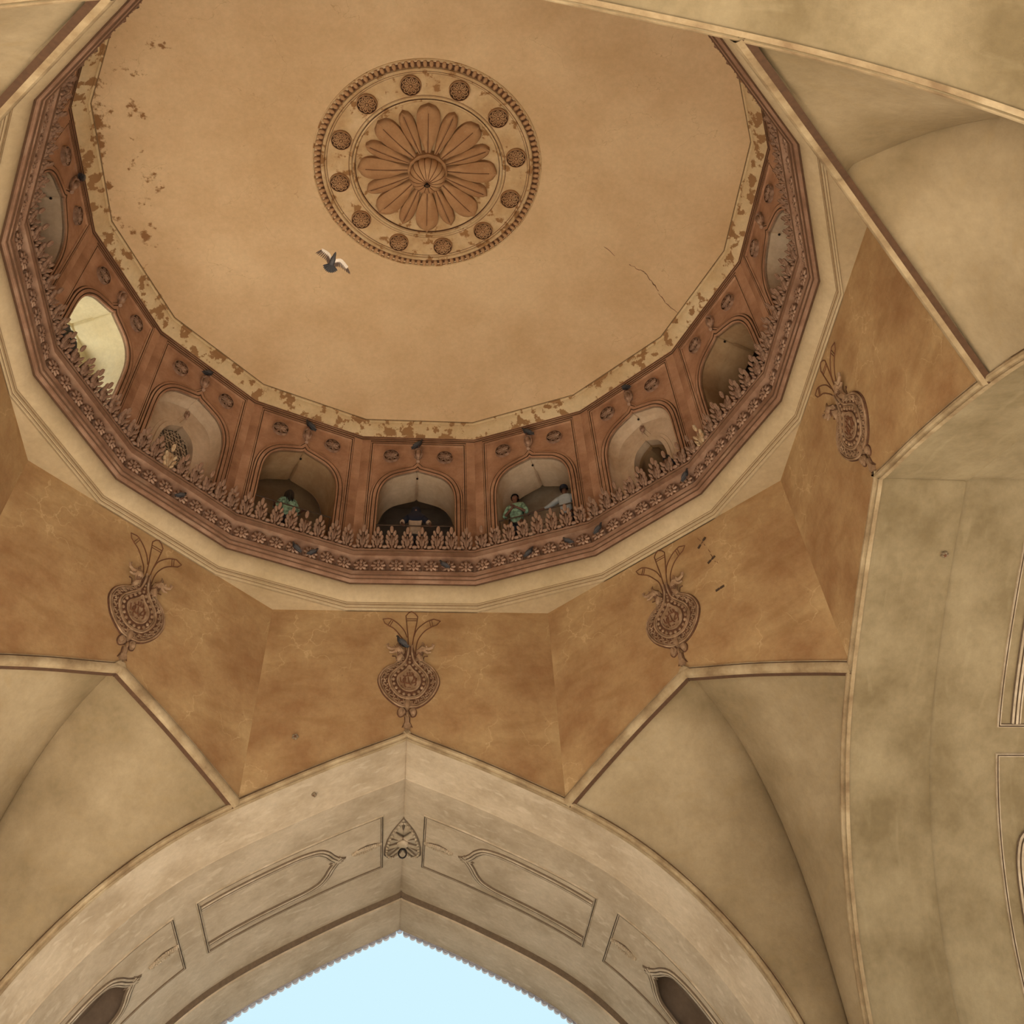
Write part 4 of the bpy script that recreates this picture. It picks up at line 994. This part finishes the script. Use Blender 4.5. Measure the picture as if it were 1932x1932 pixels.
def person(name_label, k, h, r, top, facing, arms, shirt, hair='short', lean=0.10, cap=False, scarf=False, trousers='trousers', headdir=(0, 0)):
    """facing +1: towards the hall, -1: away. arms: for each hand ((elbow h,q,z), (wrist h,q,z)) in body units; q is towards the hall"""
    sc_ = (top - 15.74) / 1.75
    R3 = Matrix.Rotation(-radians(22.5 * k), 3, 'Z')
    t = thing('person', name_label, 'person', R3 @ Vector(F(h, r, 15.74)), (0, 0, -radians(22.5 * k)), 'visitors in the gallery')
    f = facing
    def L_(x, q, z): return (-x * sc_, q * sc_, z * sc_)
    V = []; E2 = []
    def add(x, q, z, r1, r2=None): V.append((*L_(x, q, z), r1 * sc_, (r2 or r1) * sc_)); return len(V) - 1
    pel = add(0, 0, 0.95, 0.13, 0.10); wst = add(0, lean * 0.3, 1.10, 0.125, 0.09); chs = add(0, lean * 0.7, 1.30, 0.15, 0.10); nb = add(0, lean, 1.44, 0.07)
    nk = add(0, lean + 0.01, 1.50, 0.052); jw = add(headdir[0] * 0.5, lean + 0.02 * f, 1.575, 0.068, 0.075); sk = add(headdir[0], lean + 0.015 * f, 1.655, 0.078, 0.088); cr = add(headdir[0], lean + 0.0 * f, 1.70, 0.055)
    E2 += [(pel, wst), (wst, chs), (chs, nb), (nb, nk), (nk, jw), (jw, sk), (sk, cr)]
    nose = add(headdir[0], lean + 0.105 * f, 1.60, 0.014); E2.append((jw, nose))
    SH = {}
    for s in (-1, 1):
        hip = add(s * 0.09, 0, 0.90, 0.085); kn = add(s * 0.10, 0.02 * f, 0.50, 0.058); an = add(s * 0.10, -0.01 * f, 0.09, 0.04); to = add(s * 0.11, 0.13 * f, 0.035, 0.035)
        E2 += [(pel, hip), (hip, kn), (kn, an), (an, to)]
        s_h = add(s * 0.165, lean * 0.9, 1.385, 0.062); E2.append((chs, s_h))
        (ex, eq, ez), (wx, wq, wz) = arms[0 if s < 0 else 1]
        el = add(ex, eq, ez, 0.040); wr = add(wx, wq, wz, 0.026); E2 += [(s_h, el), (el, wr)]
        SH[s] = (s_h, el, wr)
        # hand: palm, four fingers of unequal length bent over the rail, thumb from the side
        d = (Vector((wx, wq, wz)) - Vector((ex, eq, ez))).normalized(); side_ = d.cross(Vector((0, 0, 1)))
        if side_.length < 0.2: side_ = Vector((1, 0, 0))
        side_.normalize(); wv = Vector((wx, wq, wz)); dn = Vector((0, 0, -1))
        pm = wv + d * 0.05; pi_ = add(*pm, 0.026, 0.016); E2.append((wr, pi_))
        for fi, (o_, ln) in enumerate(((-0.028, 0.034), (-0.010, 0.040), (0.009, 0.037), (0.027, 0.028))):
            b0 = pm + d * 0.035 + side_ * o_; b1 = b0 + d * ln + dn * 0.006; b2 = b1 + d * 0.014 + dn * 0.026
            i0 = add(*b0, 0.0085); i1 = add(*b1, 0.008); i2 = add(*b2, 0.0065); E2 += [(pi_, i0), (i0, i1), (i1, i2)]
        t0 = pm - d * 0.012 - side_ * s * 0.036; t1 = t0 + d * 0.032 - side_ * s * 0.012 + dn * 0.01
        i0 = add(*t0, 0.0095); i1 = add(*t1, 0.0075); E2 += [(pi_, i0), (i0, i1)]
    skin_obj('body', V, E2, 'skin', t, 1, pel)
    # shirt over torso and upper arms
    V = []; E2 = []
    a0 = add(0, 0, 0.82, 0.165, 0.125); a1 = add(0, lean * 0.3, 1.08, 0.155, 0.12); a2 = add(0, lean * 0.7, 1.29, 0.175, 0.125); a3 = add(0, lean * 0.95, 1.425, 0.085)
    E2 += [(a0, a1), (a1, a2), (a2, a3)]
    for s in (-1, 1):
        (ex, eq, ez), (wx, wq, wz) = arms[0 if s < 0 else 1]
        b0 = add(s * 0.165, lean * 0.9, 1.39, 0.082); m1 = add(ex, eq, ez, 0.062); E2 += [(a2, b0), (b0, m1)]
        m2 = add(ex + (wx - ex) * 0.25, eq + (wq - eq) * 0.25, ez + (wz - ez) * 0.25, 0.05); E2.append((m1, m2))
    skin_obj('shirt', V, E2, shirt, t, 2, a0)
    V = []; E2 = []
    c0 = add(0, 0, 0.93, 0.145, 0.11)
    for s in (-1, 1):
        p1 = add(s * 0.095, 0, 0.80, 0.10); p2 = add(s * 0.10, 0.02 * f, 0.50, 0.078); p3 = add(s * 0.10, -0.01 * f, 0.12, 0.062); E2 += [(c0, p1), (p1, p2), (p2, p3)]
    skin_obj('trousers', V, E2, trousers, t, 1, c0)
    # face: eyes, ears, mouth
    hx, hq = headdir[0], lean + 0.015 * f
    for s in (-1, 1):
        MB().add(*ball(L_(hx + s * 0.030, hq + 0.082 * f, 1.638), (0.012 * sc_, 0.008 * sc_, 0.008 * sc_), 8, 5)).obj('eye', 'hair', t)
        MB().add(*ball(L_(hx + s * 0.083, hq, 1.62), (0.012 * sc_, 0.020 * sc_, 0.032 * sc_), 8, 6)).obj('ear', 'skin', t)
    MB().add(*ball(L_(hx, hq + 0.082 * f, 1.563), (0.026 * sc_, 0.008 * sc_, 0.007 * sc_), 8, 5)).obj('mouth', 'relief', t)
    # hair cap covering crown, sides and back
    V2 = []; F2 = []; c = Vector(L_(hx, hq - 0.012 * f, 1.655)); n1, n2 = 20, 10
    for i in range(n2 + 1):
        ph = pi * 0.62 * i / n2
        for q in range(n1):
            a = 2 * pi * q / n1; fr = cos(a)          # +1 at the face side
            lim = 1.0 - 0.40 * max(0, fr) ** 0.6 if True else 1
            p_ = ph * lim; rr = 1.0 + 0.03 * sin(5 * a)
            V2.append(c + Vector((sin(p_) * sin(a) * 0.096 * sc_ * rr, sin(p_) * cos(a) * f * 0.108 * sc_ * rr, cos(p_) * 0.100 * sc_)))
    for i in range(n2):
        for q in range(n1): F2.append((i * n1 + q, i * n1 + (q + 1) % n1, (i + 1) * n1 + (q + 1) % n1, (i + 1) * n1 + q))
    hb = MB().add(V2, F2)
    if hair == 'long':
        for q in range(14):
            a = pi * (0.35 + 1.3 * q / 13); hb.add(*tube([L_(hx + sin(a) * 0.088, hq + cos(a) * f * 0.095, 1.66), L_(hx + sin(a) * 0.10, hq + cos(a) * f * 0.12, 1.52), L_(hx + sin(a) * 0.11 + 0.01 * (q % 3), hq + cos(a) * f * 0.13, 1.34 - 0.02 * (q % 4))], [0.03, 0.032, 0.012], 5))
    if not scarf: hb.obj('hair', 'hair', t, 60)
    if cap:
        cb = MB()
        for z_, r_ in ((1.665, 0.104), (1.72, 0.108), (1.765, 0.100), (1.775, 0.06)): pass
        V3 = []; F3 = []
        for z_, r_ in ((1.66, 0.103), (1.70, 0.108), (1.755, 0.104), (1.775, 0.085), (1.78, 0.002)):
            for q in range(20):
                a = 2 * pi * q / 20; V3.append(L_(hx + sin(a) * r_, hq - 0.012 * f + cos(a) * r_ * 1.08, z_))
        for i in range(4):
            for q in range(20): F3.append((i * 20 + q, i * 20 + (q + 1) % 20, (i + 1) * 20 + (q + 1) % 20, (i + 1) * 20 + q))
        cb.add(V3, F3).obj('cap', 'navy', t)
    if scarf:
        V = []; E2 = []
        d0 = add(hx, hq - 0.02 * f, 1.76, 0.10); d1 = add(hx, hq - 0.035 * f, 1.67, 0.140, 0.140); d2 = add(hx * 0.5, lean - 0.03 * f, 1.52, 0.14, 0.12); d3 = add(0, lean, 1.40, 0.19, 0.12); d4 = add(0, lean + 0.06, 1.22, 0.185, 0.12)
        E2 += [(d0, d1), (d1, d2), (d2, d3), (d3, d4)]
        for s in (-1, 1):
            (ex, eq, ez), (wx, wq, wz) = arms[0 if s < 0 else 1]
            g0 = add(s * 0.19, lean, 1.38, 0.095); g1 = add(ex * 0.92, eq, ez + 0.02, 0.075); E2 += [(d3, g0), (g0, g1)]
        skin_obj('scarf', V, E2, 'navy', t, 2, d3)
    return t
person('man in a green printed shirt facing the hall, second gallery opening right of centre line, beside a man in pale blue', 1, -0.55, 7.84, 17.66, 1,
       (((-0.27, 0.08, 1.10), (-0.06, 0.22, 1.17)), ((0.27, 0.08, 1.10), (0.05, 0.22, 1.20))), 'green_print', lean=0.04) ['label'] = 'man in a green printed shirt facing the hall from the gallery'
person('man in pale blue shirt and dark cap, back turned, arm stretched along the gallery rail', 1, 0.72, 7.86, 17.50, -1,
       (((-0.46, 0.10, 1.16), (-0.80, 0.20, 1.03)), ((0.30, 0.06, 1.14), (0.34, 0.20, 1.02))), 'pale_blue', lean=0.06, cap=True)
person('person in a black headscarf and cream dress leaning on the centre gallery rail', 0, 0.0, 7.86, 17.50, 1,
       (((-0.34, 0.10, 1.22), (-0.30, 0.23, 1.04)), ((0.34, 0.10, 1.22), (0.36, 0.23, 1.04))), 'cream', lean=0.08, scarf=True)
person('person with long black hair and green printed shirt, back turned, behind the left rail', -1, -0.08, 7.90, 17.46, -1,
       (((-0.30, 0.02, 1.08), (-0.36, 0.20, 1.02)), ((0.30, 0.02, 1.08), (0.34, 0.20, 1.02))), 'green_print', hair='long', lean=0.02)
person('person with black tousled hair against the bright gallery opening on the left', -3, -0.50, 7.86, 17.30, -1,
       (((-0.26, 0.02, 1.08), (-0.26, 0.2, 1.02)), ((0.26, 0.02, 1.08), (0.26, 0.20, 1.02))), 'navy', hair='long', lean=0.05)
person('person with black hair barely showing over the leaf crest by the right arched niche', 2, 0.44, 7.84, 16.92, -1,
       (((-0.22, 0.02, 1.08), (-0.24, 0.2, 1.02)), ((0.22, 0.02, 1.08), (0.24, 0.20, 1.02))), 'navy', hair='long', lean=0.02)
person('person in a mauve printed top behind the leaf crest of the far right brown opening', 3, 0.42, 7.80, 17.02, -1,
       (((-0.22, 0.02, 1.08), (-0.24, 0.2, 1.02)), ((0.22, 0.02, 1.08), (0.24, 0.20, 1.02))), 'mauve', hair='long', lean=0.02)

# ------------------------------------------------------------------ pigeons
def pigeon(label, loc, heading, tilt=0.0, s=1.0, look=0.0):
    """perched: local +x is forward, z up, feet at the origin"""
    t = thing('pigeon', label, 'pigeon', loc, (0, 0, heading), 'pigeons perched on the stucco ledges')
    V = [(-0.17, 0, 0.01, 0.012, 0.03), (-0.10, 0, 0.05, 0.028, 0.042), (-0.035, 0, 0.095, 0.058), (0.025, 0, 0.14, 0.062), (0.055, 0, 0.19, 0.040), (0.065, 0, 0.228, 0.027), (0.078, look * 0.02, 0.255, 0.026), (0.113, look * 0.05, 0.248, 0.007)]
    V = [(x * s, y * s, z * s, *[q * s for q in rr]) for x, y, z, *rr in V]
    skin_obj('body', V, [(i, i + 1) for i in range(7)], 'pig_dark', t, 2, 2)
    for sg in (-1, 1):
        wb = MB().add(*ball((-0.04 * s, sg * 0.052 * s, 0.105 * s), (0.105 * s, 0.018 * s, 0.045 * s), 10, 6, Matrix.Rotation(-0.62, 3, 'Y')))
        wb.add(*ball((-0.12 * s, sg * 0.032 * s, 0.045 * s), (0.075 * s, 0.010 * s, 0.018 * s), 8, 5, Matrix.Rotation(-0.55, 3, 'Y')))
        wb.obj('wing', 'pig_grey', t, 60)
        lg = MB().add(*tube([(0.0, sg * 0.02 * s, 0.06 * s), (0.005 * s, sg * 0.022 * s, 0.0)], 0.005 * s, 5))
        for a in (-0.5, 0, 0.5): lg.add(*tube([(0.005 * s, sg * 0.022 * s, 0.003), ((0.035 * cos(a)) * s, (sg * 0.022 + 0.03 * sin(a)) * s, 0.002)], 0.0035 * s, 4))
        lg.obj('leg', 'pig_leg', t)
    MB().add(*ball((0.083 * s, 0.022 * s, 0.26 * s), 0.005 * s, 6, 4)).add(*ball((0.083 * s, -0.022 * s, 0.26 * s), 0.005 * s, 6, 4)).obj('eyes', 'pig_leg', t)
    return t
def ring_pt(th, r, z): return (-sin(radians(th)) * r, -cos(radians(th)) * r, z)
# tangential headings: azimuth th, +1 = towards picture right
def head_t(th, sgn): a = radians(th); return atan2(sin(a) * sgn, -cos(a) * sgn)
for th, sgn, lb in ((-45.3, 1, 'dark pigeon among the flower row at the left of the cornice'), (-22.3, -1, 'grey pigeon squeezed between two flowers below the left gallery rail'),
                    (-18.8, 1, 'small dark pigeon in the flower row, right of another pigeon, left of centre'), (5.6, -1, 'grey pigeon resting on the flower row under the centre opening'),
                    (22.2, 1, 'dark pigeon tucked under the flower row below the man in green'), (29.6, -1, 'grey pigeon in a gap of the flower row right of centre'),
                    (36.2, 1, 'dark pigeon in the flower row below the right arched niche, nearest the centre'), (56.0, 1, 'blue grey pigeon lying on the cornice ledge at the right bend')):
    pigeon(lb, ring_pt(th, 6.80, 14.70), head_t(th, sgn), s=0.85)
for k, sgn, lb in ((-4, 1, 'black pigeon on the bud bracket of the far left pale bay'), (-2, 1, 'dark pigeon on the bud bracket above the lattice window bay'), (-1, -1, 'dark pigeon on the bud bracket left of the centre opening'),
                   (0, 1, 'slim dark pigeon on the bud bracket above the centre opening'), (1, -1, 'dark pigeon on the bud bracket right of the centre opening'), (2, -1, 'dark pigeon with spread tail on the bud bracket above the right arched niche')):
    pigeon(lb, ring_pt(22.5 * k, 7.38, 19.28), head_t(22.5 * k, sgn) + random.uniform(-0.5, 0.5), s=1.12)
pigeon('blue grey pigeon perched on the left beast head of the front emblem', F(-0.20, AP - 0.10, 12.87), head_t(0, -1) + 0.2, s=1.0)

# the pigeon in flight under the dome
X_, Y_, Z_ = CR[0], CR[1], CR[2]
rt = Vector(CR[0]); dnv = Vector(CR[1]); fw = Vector(CR[2])
fwd = (rt * 0.33 - dnv * 0.94).normalized(); up_ = fw; lf = up_.cross(fwd).normalized()
fp = thing('flying_pigeon', 'pigeon in flight with white underwings and fanned dark tail beneath the dome', 'pigeon', (1.74, 0.34, 16.0))
fp.rotation_euler = Matrix(((fwd.x, lf.x, up_.x), (fwd.y, lf.y, up_.y), (fwd.z, lf.z, up_.z))).to_euler()
skin_obj('body', [(-0.09, 0, 0, 0.035), (-0.02, 0, 0, 0.055), (0.05, 0, -0.01, 0.05), (0.10, 0, -0.005, 0.032), (0.145, 0, 0, 0.024), (0.18, 0, -0.004, 0.007)], [(i, i + 1) for i in range(5)], 'pig_grey', fp, 2, 1)
tl = MB()
for i in range(11):
    a = radians(-62 + 12.4 * i); q = Matrix.Rotation(a, 3, 'Z')
    tl.add(*ball(Vector((-0.07, 0, 0.004 * (i % 2))) + q @ Vector((-0.075, 0, 0)), (0.095, 0.024, 0.004), 8, 4, q))
tl.obj('tail', 'pig_dark', fp)
for sg in (-1, 1):
    # wing root at the shoulder, wrist, tip
    tip = Vector((0.00, 0.31, 0.03)) if sg > 0 else Vector((0.16, -0.28, 0.05))
    wr_ = Vector((0.09, 0.14, 0.03)) if sg > 0 else Vector((0.13, -0.12, 0.03)); rt_ = Vector((0.045, sg * 0.03, 0.0))
    wg = MB(); lead = spline([tuple(rt_), tuple(wr_), tuple(tip)], 6)
    V = []; Fc = []
    for i, p in enumerate(lead):
        t_ = i / (len(lead) - 1); ch = 0.14 * (1 - t_ * 0.5)
        for j, (cx, cz) in enumerate(((0, 0), (0.15, 0.008), (0.5, 0.010), (1, 0.0), (0.5, -0.003), (0.15, -0.004))): V.append((p[0] - cx * ch, p[1] - sg * cx * 0.02, p[2] + cz))
    for i in range(len(lead) - 1):
        for j in range(6): Fc.append((i * 6 + j, i * 6 + (j + 1) % 6, (i + 1) * 6 + (j + 1) % 6, (i + 1) * 6 + j))
    wo = wg.add(V, Fc).obj('wing', 'pig_white', fp, 60)
    ft = MB()
    for i in range(12):
        t_ = 0.12 + 0.88 * i / 11; p = Vector(lead[min(len(lead) - 1, int(t_ * (len(lead) - 1)))])
        ang = (0.1 + 1.15 * max(0, t_ - 0.45)) * sg; q = Matrix.Rotation(-ang if True else ang, 3, 'Z')
        d = Vector((-cos(ang), sg * abs(sin(ang)), 0)); ln = 0.05 + 0.03 * t_
        base = p + Vector((-0.10 * (1 - t_ * 0.6), 0, 0)); c = base + d * ln * 0.6
        ft.add(*ball(c, (ln, 0.014, 0.003), 6, 4, Matrix.Rotation(atan2(d.y, d.x), 3, 'Z')))
    ft.obj('flight_feathers', 'pig_tip', wo)

# unseen area lamp added as daylight behind the bright left bay
la = bpy.data.lights.new('bay_daylight_lamp', 'AREA'); la.shape = 'RECTANGLE'; la.size = 1.0; la.size_y = 1.6; la.energy = 45; la.color = (1.0, 0.96, 0.86)
lo = bpy.data.objects.new('bay_daylight_lamp', la); COL.objects.link(lo)
rz_ = Matrix.Rotation(radians(67.5), 4, 'Z')
dvec = (rz_.to_3x3() @ Vector((0, 1, 0.35))).normalized()
lo.location = rz_ @ Vector((0, -8.95, 16.6)); lo.rotation_euler = (-dvec).to_track_quat('Z', 'Y').to_euler()
# small clay nests and iron staples on the plaster
def nest(label, loc, nrm):
    t = thing('clay_nest', label, 'nest', loc); t.rotation_euler = Vector(nrm).to_track_quat('Z', 'Y').to_euler(); t['group'] = 'small clay nests stuck to the plaster'
    mb = MB()
    for i in range(5):
        a = 2 * pi * i / 5; mb.add(*ball((0.035 * cos(a), 0.035 * sin(a), 0.015), (0.035, 0.028, 0.03), 7, 5))
    mb.obj('clay_shell', 'crease', t); MB().add(*ball((0.0, -0.01, 0.028), (0.032, 0.03, 0.022), 8, 5)).obj('entrance_hole', 'groove', t)
nest('clay nest on the squinch right of the open front arch', (-5.218, -7.072, 8.78), (0.13, 0.95, -0.285))
nest('clay nest on the soffit of the right side arch, near its ridge', (-8.523, -1.164, 10.355), (0, 0.395, -0.919))
nest('clay nest on the ochre face left above the open front arch', (2.133, -7.23, 10.85), (0, 1, 0))
nest('clay nest on the squinch left of the open front arch', (5.821, -6.865, 9.15), (-0.08, 0.92, -0.38))
nest('clay nest on the soffit of the open front arch near its crown', (1.714, -7.937, 10.11), (0.419, 0, -0.908))
for lb, a_, b_, in (('upper iron crack staple on the ochre face right of centre', (-5.90, -4.331, 13.52), (-5.755, -4.476, 13.36)),
                   ('middle iron crack staple on the ochre face right of centre', (-5.955, -4.277, 12.965), (-5.85, -4.382, 12.90)),
                   ('lowest iron crack staple on the ochre face right of centre', (-5.965, -4.267, 12.215), (-5.86, -4.372, 12.20))):
    A_, B_ = Vector(a_), Vector(b_); c = (A_ + B_) / 2 + Vector((0.7071, 0.7071, 0)) * 0.004
    t = thing('crack_staple', lb, 'staple', c, (0, 0, 0), 'iron staples across the plaster crack')
    nn = Vector((0.7071, 0.7071, 0)); d = (B_ - A_); l = d.length; d.normalize(); w_ = nn.cross(d)
    for e_ in (-1, 1):
        cc = d * (e_ * l * 0.36); V = []
        for x in (-1, 1):
            for y in (-1, 1):
                for z in (0, 1): V.append(cc + d * (x * 0.045) + w_ * (y * 0.022) + nn * (z * 0.012))
        MB().add(V, [(0, 1, 3, 2), (4, 6, 7, 5), (0, 4, 5, 1), (2, 3, 7, 6), (0, 2, 6, 4), (1, 5, 7, 3)]).obj('plate', 'iron', t)
    MB().add(*tube([-d * l * 0.4 + nn * 0.005, d * l * 0.4 + nn * 0.005], 0.008, 4)).obj('bar', 'iron', t)
def crack(pts, nrm, r, parent, nm='crack'):
    P_ = [Vector(p) + Vector(nrm) * 0.001 for p in pts]; Q = []
    for a, b in zip(P_, P_[1:]):
        for i in range(4): Q.append(a.lerp(b, i / 4) + Vector((random.uniform(-.02, .02), random.uniform(-.02, .02), random.uniform(-.004, .004) if abs(nrm[2]) > .5 else random.uniform(-.02, .02))))
    Q.append(P_[-1]); rr = [r * random.uniform(0.35, 1.2) for _ in Q]
    return MB().add(*tube(Q, rr, 4)).obj(nm, 'groove', parent)
crack([(-5.40, -2.30, 20.325), (-5.60, -2.50, 20.28), (-5.80, -2.75, 20.235)], (0, 0, -1), 0.012, ceiling)
crack([(-5.00, -2.12, 20.40), (-5.233, -2.222, 20.358), (-5.38, -2.28, 20.33)], (0, 0, -1), 0.010, ceiling)
crack([(-5.82, -2.82, 20.225), (-6.0, -3.04, 20.181), (-6.36, -3.29, 20.10)], (0, 0, -1), 0.011, ceiling)
crack([(-4.30, -1.71, 20.51), (-4.61, -1.94, 20.461)], (0, 0, -1), 0.007, ceiling)
w45 = bpy.data.objects['wall_front_right']
ck = [(-5.77, -4.46, 13.60), (-5.83, -4.40, 13.44), (-5.88, -4.35, 13.30), (-5.92, -4.31, 13.10), (-5.92, -4.31, 12.93), (-5.98, -4.25, 12.78)]
cinv = Matrix.Rotation(radians(45), 4, 'Z')
crack([cinv @ Vector(p) for p in ck], (0, 1, 0), 0.007, w45)
#END
